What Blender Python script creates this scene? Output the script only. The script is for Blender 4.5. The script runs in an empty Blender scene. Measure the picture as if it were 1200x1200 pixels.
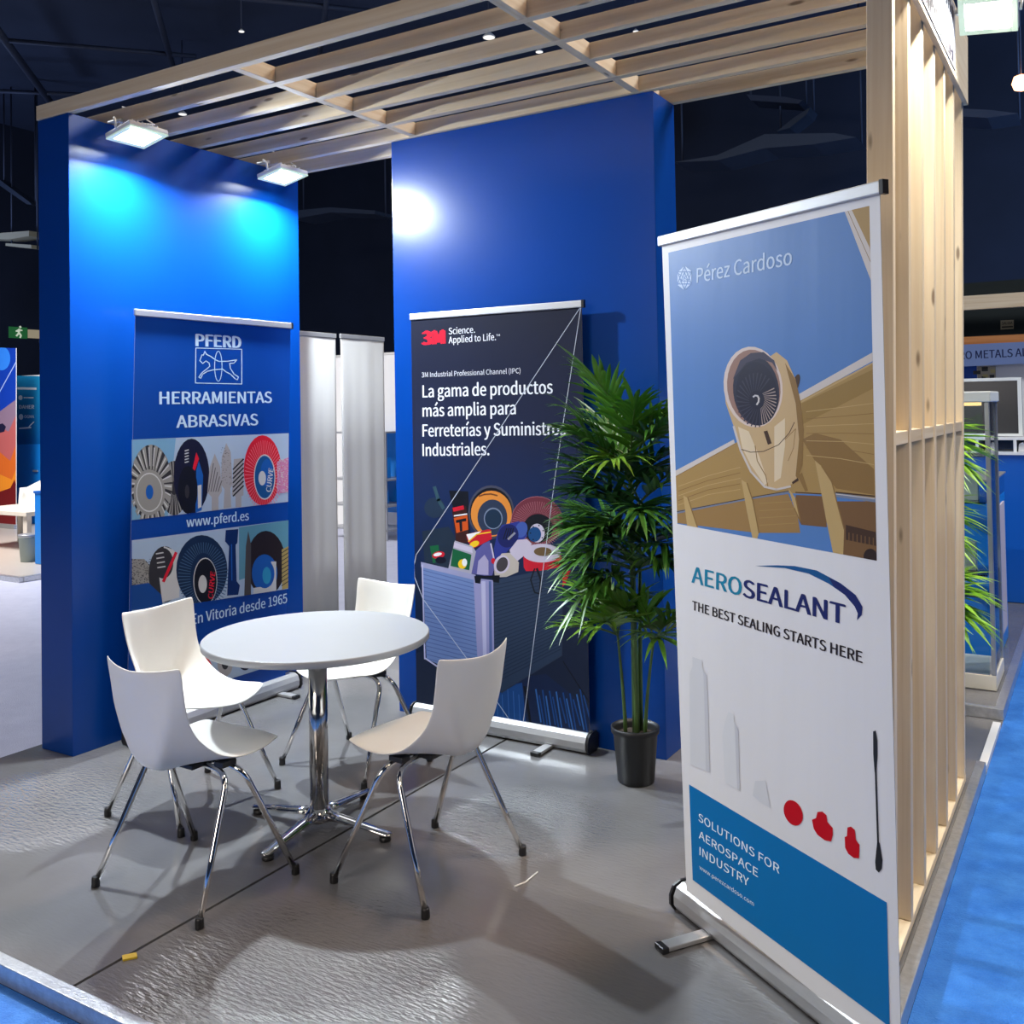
import bpy, bmesh, math, random
from mathutils import Vector, Matrix

SC = bpy.context.scene
COL = SC.collection
PI = math.pi
random.seed(7)

# ------------------------------------------------------------------ camera
F_PX, CX, CY = 1143.96, 600.0, 452.5
EYE = Vector((0.0, 0.0, 1.6))
RT = Vector((0.854170146, 0.519708695, -0.017211446))
DN = Vector((-0.026063023, 0.009731359, -0.999612935))
FW = Vector((-0.519340043, 0.854288109, 0.021857417))
cam_data = bpy.data.cameras.new('camera')
cam_data.sensor_width = 36.0
cam_data.lens = 36.0 * F_PX / 1200.0
cam_data.shift_x = -(CX - 600.0) / 1200.0
cam_data.shift_y = -(600.0 - CY) / 1200.0
cam_data.clip_start = 0.05
cam_data.clip_end = 200
cam = bpy.data.objects.new('camera', cam_data)
COL.objects.link(cam)
m = Matrix.Identity(4)
for i in range(3):
    m[i][0] = RT[i]; m[i][1] = -DN[i]; m[i][2] = -FW[i]; m[i][3] = EYE[i]
cam.matrix_world = m
SC.camera = cam

# ------------------------------------------------------------------ world, exposure, hall and fill lights
world = bpy.data.worlds.new('world'); SC.world = world
world.use_nodes = True
bg = world.node_tree.nodes['Background']
bg.inputs[0].default_value = (0.010, 0.016, 0.034, 1)
bg.inputs[1].default_value = 1.0
SC.view_settings.view_transform = 'Standard'
SC.view_settings.look = 'None'
SC.view_settings.gamma = 1.0
SC.view_settings.exposure = 0.0
SC.view_settings.use_curve_mapping = False


def area_light(name, loc, target, size, power, color, spread=PI, size_y=None):
    d = bpy.data.lights.new(name, 'AREA')
    d.energy = power; d.color = color; d.size = size; d.spread = spread
    if size_y:
        d.shape = 'RECTANGLE'; d.size_y = size_y
    o = bpy.data.objects.new(name, d); COL.objects.link(o)
    o.location = loc
    o.rotation_euler = (Vector(target) - Vector(loc)).to_track_quat('-Z', 'Y').to_euler()
    return o


# hall lamps above the aisles (out of view, overhead), with added fill lights
area_light('fill_light_front', (-2.5, -2.6, 2.9), (-2.5, 2.4, 0.5), 2.2, 34, (1.0, 0.89, 0.79), math.radians(88))  # unseen frontal fill added for the chair backs and banner
area_light('fill_light_overhead', (0.2, 0.0, 5.2), (-1.8, 2.5, 0.0), 1.4, 4, (1.0, 0.85, 0.70), math.radians(95))  # unseen overhead fill, added to light things below the rafters
area_light('hall_lamp_aisle', (4.5, 4.5, 7.5), (-0.4, 3.8, 0.5), 3.0, 26, (1.0, 0.92, 0.82))
area_light('hall_lamp_left', (-11.0, 4.0, 7.0), (-9.5, 6.0, 0.0), 3.0, 560, (0.93, 0.95, 1.0))
area_light('hall_lamp_back', (-6.5, 8.0, 7.5), (-5.0, 6.0, 0.5), 2.5, 42, (0.95, 0.97, 1.0))
area_light('hall_lamp_far_right', (2.0, 6.6, 6.0), (-0.7, 7.4, 0.8), 2.0, 330, (0.97, 0.98, 1.0))


area_light('hall_lamp_over_stand', (-0.8, 4.9, 8.3), (-1.7, 2.6, 0.0), 0.9, 62, (1.0, 0.68, 0.44), math.radians(75))
area_light('fill_light_left_stand', (-11.5, 5.2, 4.6), (-10.6, 7.8, 0.6), 1.2, 150, (1.0, 0.93, 0.85), math.radians(110))  # unseen fill added to brighten the left neighbouring stand
area_light('fill_light_slats', (1.6, 1.2, 3.4), (-0.5, 3.6, 0.5), 0.5, 5.5, (1.0, 0.80, 0.56), math.radians(58))  # unseen warm fill added for the lower slats
area_light('blue_fill_right', (5.5, 14.0, 4.0), (2.0, 22.0, 4.5), 2.0, 900, (0.32, 0.55, 1.0))  # unseen blue fill added to lift the dark hall background
area_light('blue_fill_left', (-22.5, 9.5, 4.0), (-14.0, 22.0, 7.5), 2.0, 170, (0.40, 0.55, 1.0))  # weaker unseen blue fill, added for the left wall and ceiling


# ------------------------------------------------------------------ materials
def mat(name, color, rough=0.5, metal=0.0, spec=0.5, coat=0.0, bump=0.0, bscale=60.0, var=0.0, vscale=8.0,
        coat_rough=0.1, stretch=(1, 1, 1)):
    M = bpy.data.materials.new(name); M.use_nodes = True
    nt = M.node_tree; b = nt.nodes['Principled BSDF']
    b.inputs['Base Color'].default_value = (*color, 1)
    b.inputs['Roughness'].default_value = rough
    b.inputs['Metallic'].default_value = metal
    b.inputs['Specular IOR Level'].default_value = spec
    b.inputs['Coat Weight'].default_value = coat
    b.inputs['Coat Roughness'].default_value = coat_rough
    tc = nt.nodes.new('ShaderNodeTexCoord')
    mp = nt.nodes.new('ShaderNodeMapping'); mp.inputs['Scale'].default_value = stretch
    nt.links.new(tc.outputs['Object'], mp.inputs['Vector'])
    nz = nt.nodes.new('ShaderNodeTexNoise'); nz.inputs['Scale'].default_value = vscale
    nz.inputs['Detail'].default_value = 4
    nt.links.new(mp.outputs['Vector'], nz.inputs['Vector'])
    mx = nt.nodes.new('ShaderNodeMix'); mx.data_type = 'RGBA'
    v = max(var, 0.03)
    mx.inputs[6].default_value = tuple(c * (1 - v) for c in color) + (1,)
    mx.inputs[7].default_value = tuple(min(1, c * (1 + v)) for c in color) + (1,)
    nt.links.new(nz.outputs['Fac'], mx.inputs[0])
    nt.links.new(mx.outputs[2], b.inputs['Base Color'])
    if bump > 0:
        n2 = nt.nodes.new('ShaderNodeTexNoise'); n2.inputs['Scale'].default_value = bscale
        n2.inputs['Detail'].default_value = 3
        nt.links.new(mp.outputs['Vector'], n2.inputs['Vector'])
        bp = nt.nodes.new('ShaderNodeBump'); bp.inputs['Strength'].default_value = bump
        bp.inputs['Distance'].default_value = 0.01
        nt.links.new(n2.outputs['Fac'], bp.inputs['Height'])
        nt.links.new(bp.outputs['Normal'], b.inputs['Normal'])
    return M


def emit(name, color, strength):
    M = bpy.data.materials.new(name); M.use_nodes = True
    b = M.node_tree.nodes['Principled BSDF']
    b.inputs['Base Color'].default_value = (*[c * 0.3 for c in color], 1)
    b.inputs['Emission Color'].default_value = (*color, 1)
    b.inputs['Emission Strength'].default_value = strength
    return M


def srgb(r, g, b):
    def f(c):
        c /= 255.0
        return c / 12.92 if c <= 0.04045 else ((c + 0.055) / 1.055) ** 2.4
    return (f(r), f(g), f(b))


def wood(name, c1, c2, axis='Z', knots=True):
    """pine: grain streaks along one axis, a few dark knots"""
    M = bpy.data.materials.new(name); M.use_nodes = True
    nt = M.node_tree; b = nt.nodes['Principled BSDF']
    b.inputs['Roughness'].default_value = 0.62
    b.inputs['Specular IOR Level'].default_value = 0.3
    tc = nt.nodes.new('ShaderNodeTexCoord')
    oi = nt.nodes.new('ShaderNodeObjectInfo')
    add = nt.nodes.new('ShaderNodeVectorMath'); add.operation = 'ADD'
    mul = nt.nodes.new('ShaderNodeMath'); mul.operation = 'MULTIPLY'; mul.inputs[1].default_value = 37.0
    nt.links.new(oi.outputs['Random'], mul.inputs[0])
    nt.links.new(tc.outputs['Object'], add.inputs[0]); nt.links.new(mul.outputs[0], add.inputs[1])
    mp = nt.nodes.new('ShaderNodeMapping')
    s = {'X': (0.6, 26, 26), 'Y': (26, 0.6, 26), 'Z': (26, 26, 0.6)}[axis]
    mp.inputs['Scale'].default_value = s
    nt.links.new(add.outputs[0], mp.inputs['Vector'])
    nz = nt.nodes.new('ShaderNodeTexNoise'); nz.inputs['Scale'].default_value = 1.6; nz.inputs['Detail'].default_value = 5
    nz.inputs['Distortion'].default_value = 0.6
    nt.links.new(mp.outputs['Vector'], nz.inputs['Vector'])
    cr = nt.nodes.new('ShaderNodeValToRGB')
    cr.color_ramp.elements[0].position = 0.32; cr.color_ramp.elements[0].color = (*c2, 1)
    cr.color_ramp.elements[1].position = 0.62; cr.color_ramp.elements[1].color = (*c1, 1)
    nt.links.new(nz.outputs['Fac'], cr.inputs['Fac'])
    # board-to-board difference
    hsv = nt.nodes.new('ShaderNodeHueSaturation')
    mr = nt.nodes.new('ShaderNodeMapRange')
    mr.inputs['To Min'].default_value = 0.88; mr.inputs['To Max'].default_value = 1.08
    nt.links.new(oi.outputs['Random'], mr.inputs['Value'])
    nt.links.new(mr.outputs[0], hsv.inputs['Value'])
    nt.links.new(cr.outputs['Color'], hsv.inputs['Color'])
    last = hsv.outputs['Color']
    if knots:
        mp2 = nt.nodes.new('ShaderNodeMapping')
        s2 = {'X': (3.2, 13, 13), 'Y': (13, 3.2, 13), 'Z': (13, 13, 3.2)}[axis]
        mp2.inputs['Scale'].default_value = s2
        nt.links.new(add.outputs[0], mp2.inputs['Vector'])
        vo = nt.nodes.new('ShaderNodeTexVoronoi'); vo.inputs['Scale'].default_value = 1.0
        nt.links.new(mp2.outputs['Vector'], vo.inputs['Vector'])
        r2 = nt.nodes.new('ShaderNodeMapRange'); r2.interpolation_type = 'SMOOTHSTEP'
        r2.inputs['From Min'].default_value = 0.05; r2.inputs['From Max'].default_value = 0.13
        r2.inputs['To Min'].default_value = 0.75; r2.inputs['To Max'].default_value = 0.0
        nt.links.new(vo.outputs['Distance'], r2.inputs['Value'])
        mk = nt.nodes.new('ShaderNodeMix'); mk.data_type = 'RGBA'
        mk.inputs[7].default_value = (0.10, 0.045, 0.02, 1)
        nt.links.new(r2.outputs[0], mk.inputs[0]); nt.links.new(last, mk.inputs[6])
        last = mk.outputs[2]
    nt.links.new(last, b.inputs['Base Color'])
    bp = nt.nodes.new('ShaderNodeBump'); bp.inputs['Strength'].default_value = 0.12
    nt.links.new(nz.outputs['Fac'], bp.inputs['Height']); nt.links.new(bp.outputs['Normal'], b.inputs['Normal'])
    return M


PINE1, PINE2 = (0.74, 0.61, 0.43), (0.65, 0.50, 0.32)
M_pineX = wood('pine_along_x', PINE1, PINE2, 'X')
M_pineY = wood('pine_along_y', PINE1, PINE2, 'Y')
M_pineZ = wood('pine_along_z', PINE1, PINE2, 'Z')
M_orangewood = wood('orange_stained_wood', (0.55, 0.22, 0.07), (0.42, 0.15, 0.04), 'X', False)
M_blue = mat('blue_wall_paint', (0.0008, 0.050, 0.30), 0.25, spec=0.36, bump=0.015, bscale=25)
M_alu = mat('brushed_aluminium', (0.55, 0.55, 0.56), 0.46, metal=0.75, var=0.06, vscale=30, stretch=(1, 1, 8))
M_trim = mat('worn_aluminium_trim', (0.55, 0.56, 0.58), 0.30, metal=0.75, var=0.3, vscale=45, bump=0.15, bscale=120)
M_chrome = mat('chrome', (0.80, 0.79, 0.78), 0.09, metal=1.0)
M_steel = mat('polished_steel_column', (0.62, 0.59, 0.56), 0.13, metal=1.0, var=0.08, vscale=4, stretch=(30, 30, 0.2))
M_black = mat('black_plastic', (0.012, 0.012, 0.014), 0.4)
M_shell = mat('white_plastic_shell', (0.76, 0.75, 0.71), 0.33, bump=0.02, bscale=220)
M_white = mat('white_laminate', (0.80, 0.80, 0.80), 0.25)
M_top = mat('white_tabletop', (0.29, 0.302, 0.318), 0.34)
M_whitefab = mat('white_banner_cloth', (0.40, 0.40, 0.40), 0.6, bump=0.05, bscale=2.5, stretch=(3, 3, 0.15))
M_pot = mat('black_pot_plastic', (0.012, 0.013, 0.015), 0.45)
M_soil = mat('dark_soil', (0.03, 0.02, 0.014), 0.9, bump=0.6, bscale=90, var=0.5, vscale=60)
M_dark = mat('dark_hall_drape', (0.012, 0.016, 0.030), 0.9, var=0.5, vscale=0.6)
M_ceil = mat('dark_hall_ceiling', (0.030, 0.042, 0.075), 0.8, var=0.5, vscale=0.5)
M_truss = mat('dark_grey_truss_steel', (0.045, 0.055, 0.085), 0.6, metal=0.3)
M_duct = mat('dark_duct_metal', (0.035, 0.045, 0.065), 0.6)
M_lens = emit('lit_led_lens', (0.86, 0.97, 1.0), 55.0)
M_lensframe = emit('frosted_lamp_glass', (0.62, 0.80, 0.66), 0.70)
M_lampbody = mat('white_lamp_housing', (0.70, 0.72, 0.70), 0.4)


def floor_material():
    M = bpy.data.materials.new('dark_grey_filmed_floor'); M.use_nodes = True
    nt = M.node_tree; b = nt.nodes['Principled BSDF']
    tc = nt.nodes.new('ShaderNodeTexCoord')
    n1 = nt.nodes.new('ShaderNodeTexNoise'); n1.inputs['Scale'].default_value = 1.4; n1.inputs['Detail'].default_value = 5
    nt.links.new(tc.outputs['Object'], n1.inputs['Vector'])
    cr = nt.nodes.new('ShaderNodeValToRGB')
    cr.color_ramp.elements[0].position = 0.3; cr.color_ramp.elements[0].color = (0.118, 0.114, 0.116, 1)
    cr.color_ramp.elements[1].position = 0.7; cr.color_ramp.elements[1].color = (0.178, 0.177, 0.185, 1)
    nt.links.new(n1.outputs['Fac'], cr.inputs['Fac'])
    nt.links.new(cr.outputs['Color'], b.inputs['Base Color'])
    # loose plastic film: fine wrinkles, patchy gloss
    n3 = nt.nodes.new('ShaderNodeTexNoise'); n3.inputs['Scale'].default_value = 2.3; n3.inputs['Detail'].default_value = 3
    nt.links.new(tc.outputs['Object'], n3.inputs['Vector'])
    rr = nt.nodes.new('ShaderNodeMapRange')
    rr.inputs['From Min'].default_value = 0.35; rr.inputs['From Max'].default_value = 0.65
    rr.inputs['To Min'].default_value = 0.09; rr.inputs['To Max'].default_value = 0.22
    nt.links.new(n3.outputs['Fac'], rr.inputs['Value']); nt.links.new(rr.outputs[0], b.inputs['Roughness'])
    b.inputs['Specular IOR Level'].default_value = 0.62
    mp = nt.nodes.new('ShaderNodeMapping'); mp.inputs['Scale'].default_value = (27, 80, 60)
    mp.inputs['Rotation'].default_value = (0, 0, 0.12)
    nt.links.new(tc.outputs['Object'], mp.inputs['Vector'])
    n2 = nt.nodes.new('ShaderNodeTexNoise'); n2.inputs['Scale'].default_value = 1.0; n2.inputs['Detail'].default_value = 4
    nt.links.new(mp.outputs['Vector'], n2.inputs['Vector'])
    n4 = nt.nodes.new('ShaderNodeTexNoise'); n4.inputs['Scale'].default_value = 1.1; n4.inputs['Detail'].default_value = 1
    nt.links.new(tc.outputs['Object'], n4.inputs['Vector'])
    r4 = nt.nodes.new('ShaderNodeMapRange'); r4.interpolation_type = 'SMOOTHSTEP'
    r4.inputs['From Min'].default_value = 0.40; r4.inputs['From Max'].default_value = 0.62
    r4.inputs['To Min'].default_value = 0.05; r4.inputs['To Max'].default_value = 0.30
    nt.links.new(n4.outputs['Fac'], r4.inputs['Value'])
    last = r4.outputs[0]
    for cx_, cy_, rad in ((-1.95, 2.05, 0.62), (-1.95, 3.25, 0.45), (-3.75, 2.45, 0.55)):      # where the film lies loose and crinkled
        ds = nt.nodes.new('ShaderNodeVectorMath'); ds.operation = 'DISTANCE'; ds.inputs[1].default_value = (cx_, cy_, 0)
        nt.links.new(tc.outputs['Object'], ds.inputs[0])
        rm = nt.nodes.new('ShaderNodeMapRange'); rm.interpolation_type = 'SMOOTHSTEP'
        rm.inputs['From Min'].default_value = rad * .45; rm.inputs['From Max'].default_value = rad
        rm.inputs['To Min'].default_value = 1.6; rm.inputs['To Max'].default_value = 0.0
        nt.links.new(ds.outputs['Value'], rm.inputs['Value'])
        mxx = nt.nodes.new('ShaderNodeMath'); mxx.operation = 'MAXIMUM'
        nt.links.new(last, mxx.inputs[0]); nt.links.new(rm.outputs[0], mxx.inputs[1]); last = mxx.outputs[0]
    wr = nt.nodes.new('ShaderNodeMath'); wr.operation = 'MULTIPLY'
    nt.links.new(n2.outputs['Fac'], wr.inputs[0]); nt.links.new(last, wr.inputs[1])
    b1 = nt.nodes.new('ShaderNodeBump'); b1.inputs['Strength'].default_value = 0.8; b1.inputs['Distance'].default_value = 0.0085
    nt.links.new(wr.outputs[0], b1.inputs['Height'])
    nt.links.new(b1.outputs['Normal'], b.inputs['Normal'])
    return M


def carpet_material(name, c1, c2, coat=0.25):
    M = bpy.data.materials.new(name); M.use_nodes = True
    nt = M.node_tree; b = nt.nodes['Principled BSDF']
    tc = nt.nodes.new('ShaderNodeTexCoord')
    n1 = nt.nodes.new('ShaderNodeTexNoise'); n1.inputs['Scale'].default_value = 7.0; n1.inputs['Detail'].default_value = 10
    n1.inputs['Roughness'].default_value = 0.7
    nt.links.new(tc.outputs['Object'], n1.inputs['Vector'])
    cr = nt.nodes.new('ShaderNodeValToRGB')
    cr.color_ramp.elements[0].position = 0.36; cr.color_ramp.elements[0].color = (*c1, 1)
    cr.color_ramp.elements[1].position = 0.70; cr.color_ramp.elements[1].color = (*c2, 1)
    nt.links.new(n1.outputs['Fac'], cr.inputs['Fac']); nt.links.new(cr.outputs['Color'], b.inputs['Base Color'])
    b.inputs['Roughness'].default_value = 0.75
    b.inputs['Coat Weight'].default_value = coat; b.inputs['Coat Roughness'].default_value = 0.35
    n2 = nt.nodes.new('ShaderNodeTexNoise'); n2.inputs['Scale'].default_value = 160; n2.inputs['Detail'].default_value = 2
    nt.links.new(tc.outputs['Object'], n2.inputs['Vector'])
    bp = nt.nodes.new('ShaderNodeBump'); bp.inputs['Strength'].default_value = 0.9; bp.inputs['Distance'].default_value = 0.006
    nt.links.new(n2.outputs['Fac'], bp.inputs['Height']); nt.links.new(bp.outputs['Normal'], b.inputs['Normal'])
    return M


M_floor = floor_material()
M_carpet = carpet_material('blue_aisle_carpet', (0.001, 0.12, 0.50), (0.035, 0.22, 0.68))
M_glare = carpet_material('glare_painted_carpet', (0.50, 0.52, 0.66), (0.58, 0.60, 0.74), 0.4)  # glare at low angles painted into the colour; the carpet itself is blue


def glass_mat(name, tint=(0.9, 0.97, 0.98), alpha_mix=0.82):
    M = bpy.data.materials.new(name); M.use_nodes = True
    nt = M.node_tree; nt.nodes.remove(nt.nodes['Principled BSDF'])
    out = nt.nodes['Material Output']
    t = nt.nodes.new('ShaderNodeBsdfTransparent'); t.inputs[0].default_value = (*tint, 1)
    g = nt.nodes.new('ShaderNodeBsdfGlossy'); g.inputs['Roughness'].default_value = 0.04
    mx = nt.nodes.new('ShaderNodeMixShader')
    fr = nt.nodes.new('ShaderNodeFresnel'); fr.inputs[0].default_value = 1.45
    nt.links.new(fr.outputs[0], mx.inputs[0])
    nt.links.new(t.outputs[0], mx.inputs[1]); nt.links.new(g.outputs[0], mx.inputs[2])
    nt.links.new(mx.outputs[0], out.inputs[0])
    return M


M_glass = glass_mat('showcase_glass')


# ------------------------------------------------------------------ mesh builder
class MB:
    def __init__(self):
        self.bm = bmesh.new(); self.mats = []

    def mi(self, m):
        if m not in self.mats:
            self.mats.append(m)
        return self.mats.index(m)

    def face(self, vs, m, smooth=False):
        try:
            f = self.bm.faces.new(vs)
        except ValueError:
            return None
        f.material_index = self.mi(m); f.smooth = smooth
        return f

    def box(self, x0, x1, y0, y1, z0, z1, m):
        v = [self.bm.verts.new((x, y, z)) for z in (z0, z1) for y in (y0, y1) for x in (x0, x1)]
        for q in ((0, 2, 3, 1), (4, 5, 7, 6), (0, 1, 5, 4), (2, 6, 7, 3), (0, 4, 6, 2), (1, 3, 7, 5)):
            self.face([v[i] for i in q], m)
        return self

    def obox(self, c, ax, ay, az, m):
        """box about centre c with half-axis vectors"""
        c, ax, ay, az = map(Vector, (c, ax, ay, az))
        v = [self.bm.verts.new(c + ax * sx + ay * sy + az * sz) for sz in (-1, 1) for sy in (-1, 1) for sx in (-1, 1)]
        for q in ((0, 2, 3, 1), (4, 5, 7, 6), (0, 1, 5, 4), (2, 6, 7, 3), (0, 4, 6, 2), (1, 3, 7, 5)):
            self.face([v[i] for i in q], m)
        return self

    def tube(self, pts, r, m, n=10, caps=True, radii=None):
        pts = [Vector(p) for p in pts]
        rings = []
        up = None
        for i, p in enumerate(pts):
            if i == 0: d = pts[1] - p
            elif i == len(pts) - 1: d = p - pts[i - 1]
            else: d = (pts[i + 1] - p).normalized() + (p - pts[i - 1]).normalized()
            d.normalize()
            if up is None:
                up = Vector((0, 0, 1)) if abs(d.z) < 0.9 else Vector((1, 0, 0))
            a = d.cross(up).normalized(); b = a.cross(d).normalized(); up = b
            rr = radii[i] if radii else r
            rings.append([self.bm.verts.new(p + a * math.cos(t) * rr + b * math.sin(t) * rr)
                          for t in [2 * PI * k / n for k in range(n)]])
        for A, B in zip(rings, rings[1:]):
            for k in range(n):
                self.face([A[k], A[(k + 1) % n], B[(k + 1) % n], B[k]], m, True)
        if caps:
            self.face(list(reversed(rings[0])), m); self.face(rings[-1], m)
        return self

    def lathe(self, prof, c, m, n=32, caps=True):
        """profile [(r, z)] about the vertical through c"""
        rings = []
        for r, z in prof:
            rings.append([self.bm.verts.new((c[0] + r * math.cos(2 * PI * k / n), c[1] + r * math.sin(2 * PI * k / n), c[2] + z))
                          for k in range(n)])
        for A, B in zip(rings, rings[1:]):
            for k in range(n):
                self.face([A[k], A[(k + 1) % n], B[(k + 1) % n], B[k]], m, True)
        if caps:
            self.face(list(reversed(rings[0])), m); self.face(rings[-1], m)
        return self

    def prism(self, poly, axis, a0, a1, m):
        """extrude a 2D polygon: axis 'x' takes (y,z), 'y' takes (x,z), 'z' takes (x,y)"""
        def P(p, a):
            return {'x': (a, p[0], p[1]), 'y': (p[0], a, p[1]), 'z': (p[0], p[1], a)}[axis]
        A = [self.bm.verts.new(P(p, a0)) for p in poly]; B = [self.bm.verts.new(P(p, a1)) for p in poly]
        n = len(poly)
        for k in range(n):
            self.face([A[k], A[(k + 1) % n], B[(k + 1) % n], B[k]], m)
        self.face(list(reversed(A)), m); self.face(B, m)
        return self

    def build(self, name, parent=None, loc=(0, 0, 0), bevel=0.0, auto=True):
        if auto:
            bmesh.ops.recalc_face_normals(self.bm, faces=self.bm.faces)
        me = bpy.data.meshes.new(name); self.bm.to_mesh(me); self.bm.free()
        for m_ in self.mats: me.materials.append(m_)
        o = bpy.data.objects.new(name, me); COL.objects.link(o)
        o.location = loc
        if parent: o.parent = parent
        if bevel > 0:
            b = o.modifiers.new('bevel', 'BEVEL'); b.width = bevel; b.segments = 2; b.limit_method = 'ANGLE'
        return o


def tag(o, label=None, cat=None, group=None, kind=None):
    if label: o['label'] = label
    if cat: o['category'] = cat
    if group: o['group'] = group
    if kind: o['kind'] = kind
    return o


def empty(name, loc, rz=0.0):
    o = bpy.data.objects.new(name, None); COL.objects.link(o)
    o.location = loc; o.rotation_euler = (0, 0, rz); o.empty_display_size = 0.1
    return o


def copy_tree(o, parent=None):
    c = o.copy(); COL.objects.link(c)
    if parent: c.parent = parent
    for ch in list(o.children): copy_tree(ch, c)
    return c


def ray(px, py):
    return (RT * ((px - CX) / F_PX) + DN * ((py - CY) / F_PX) + FW)


def at_y(px, py, Y):
    d = ray(px, py); return EYE + d * (Y / d.y)


def at_z(px, py, Z):
    d = ray(px, py); return EYE + d * ((Z - EYE.z) / d.z)


# ------------------------------------------------------------------ the setting
XL, XR = -4.47, -0.494          # platform sides
H = 3.036                       # wall height
tag(MB().box(XL, -2.520, 1.715, 4.78, -0.05, 0, M_floor).box(-2.508, -0.532, 1.715, 4.78, -0.05, 0, M_floor)
    .box(-2.520, -2.508, 1.715, 4.78, -0.05, -0.008, M_black).build('floor'),
    'dark grey glossy stand floor of two boards', 'floor', kind='structure')
tag(MB().box(XL - 0.0, XR, 1.674, 1.715, -0.055, 0.002, M_trim).build('trim_1', bevel=0.003), 'aluminium edge along the front of the stand floor', 'floor trim', kind='structure')
tag(MB().box(-0.532, XR, 1.715, 4.78, -0.055, 0.002, M_trim).build('trim_2', bevel=0.003), 'aluminium edge along the right of the stand floor under the slats', 'floor trim', kind='structure')
tag(MB().box(-0.78, -0.50, 4.79, 4.82, -0.055, -0.03, M_white).box(-0.53, -0.495, 4.82, 5.5, -0.055, -0.03, M_white).build('trim_3'), 'white edging strip on the grey floor between the stands', 'floor trim', kind='structure')
# hall floor: blue carpet in the aisles, grey and painted pale film glare elsewhere
tag(MB().box(-0.494, 8, -3, 30, -0.12, -0.055, M_carpet).box(-6.0, -0.494, -3, 1.674, -0.12, -0.055, M_carpet).build('floor_aisle'),
    'blue carpet of the aisles', 'floor', kind='structure')
tag(MB().box(-30, XL, 1.674, 30, -0.12, -0.05, M_glare).box(-30, -6.0, -3, 1.674, -0.12, -0.05, M_glare).build('floor_left'),
    'film-covered carpet of the left aisle, its pale glare painted in', 'floor', kind='structure')
tag(MB().box(XL, -0.494, 4.78, 6.6, -0.12, -0.055, M_floor).box(XL, -0.494, 6.6, 30, -0.12, -0.055, M_glare).build('floor_back'), 'grey hall floor behind the stand', 'floor', kind='structure')
tag(MB().box(-4.415, -4.174, 2.853, 4.394, 0, H, M_blue).build('wall_left', bevel=0.002), 'tall glossy blue wall panel at the left', 'wall', kind='structure')
tag(MB().box(-3.245, -1.732, 4.132, 4.386, 0, H, M_blue).build('wall_back', bevel=0.002), 'tall glossy blue wall panel at the back', 'wall', kind='structure')
tag(MB().box(-30, 8, 22, 22.2, -0.1, 9.2, M_dark).build('wall_hall_back'), 'dark far wall of the hall', 'wall', kind='structure')
tag(MB().box(-24.2, -24, -4, 22, -0.1, 9.2, M_dark).build('wall_hall_left'), 'dark left wall of the hall', 'wall', kind='structure')
tag(MB().box(8, 8.2, -4, 22, -0.1, 9.2, mat('dark_blue_drape', (0.012, 0.028, 0.07), 0.9, var=0.3, vscale=0.7)).build('wall_hall_right'), 'dark blue right wall of the hall', 'wall', kind='structure')
tag(MB().box(-30, 8, -4, 22, 9.1, 9.2, M_ceil).build('ceiling'), 'dark navy hall ceiling', 'ceiling', kind='structure')

# ------------------------------------------------------------------ pergola over the stand
YS = [2.885, 3.135, 3.395, 3.650, 3.905, 4.149, 4.391]
perg = empty('pergola_roof', (-2.4, 3.6, H))
tag(perg, 'open roof of pale pine rafters resting on the two blue walls', 'pergola')
OFF = Vector((2.4, -3.6, -H))
for y in YS:
    MB().box(-4.415 + 2.4, -0.50 + 2.4, y - 0.04 - 3.6, y - 3.6, 0.001, 0.071, M_pineX).build('rafter', perg, bevel=0.002)
for xc in (-3.103, -1.829, -0.66):
    for a, b_ in zip(YS[:-1], YS[1:]):
        MB().box(xc + 2.4, xc + 0.04 + 2.4, a - 3.6 + 0.0005, b_ - 0.04 - 3.6 - 0.0005, 0.002, 0.070, M_pineY).build('crosspiece', perg, bevel=0.0015)

# ------------------------------------------------------------------ slatted partition on the right
LEAN = 0.0212
part = empty('slatted_partition', (-0.542, 3.6, 0.002))
part.rotation_euler = (0, LEAN, 0)
tag(part, 'pale pine partition of seven upright slats along the right edge of the stand', 'partition')
SY = [2.890, 3.149, 3.401, 3.659, 3.9115, 4.172, 4.440]
MB().box(-0.07, 0.0, 2.86 - 3.6, 4.49 - 3.6, 0.003, 0.030, M_pineY).build('base_plate', part, bevel=0.002)
for y in SY:
    MB().box(-0.07, 0, y - 3.6, y + 0.04 - 3.6, 0.031, H + 0.12, M_pineZ).build('slat', part, bevel=0.002)
for a, b_ in zip(SY[:-1], SY[1:]):
    MB().box(-0.068, -0.004, a + 0.0405 - 3.6, b_ - 0.0005 - 3.6, 1.470, 1.508, M_pineY).build('middle_rail', part, bevel=0.0015)
fas = MB().box(0.001, 0.020, 2.55 - 3.6, 4.485 - 3.6, 2.835, 3.12, M_pineY)
MB.build(fas, 'fascia_board', part, bevel=0.002)
sgn = MB()
M_signw = mat('white_sign_vinyl', (0.27, 0.255, 0.285), 0.6, spec=0.2)
M_signd = mat('dark_sign_lettering', (0.012, 0.010, 0.022), 0.7, spec=0.1)
sgn.box(0.0205, 0.0235, 2.56 - 3.6, 4.05 - 3.6, 2.855, 3.10, M_signw)
rnd = random.Random(3)
yy = 2.60
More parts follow.
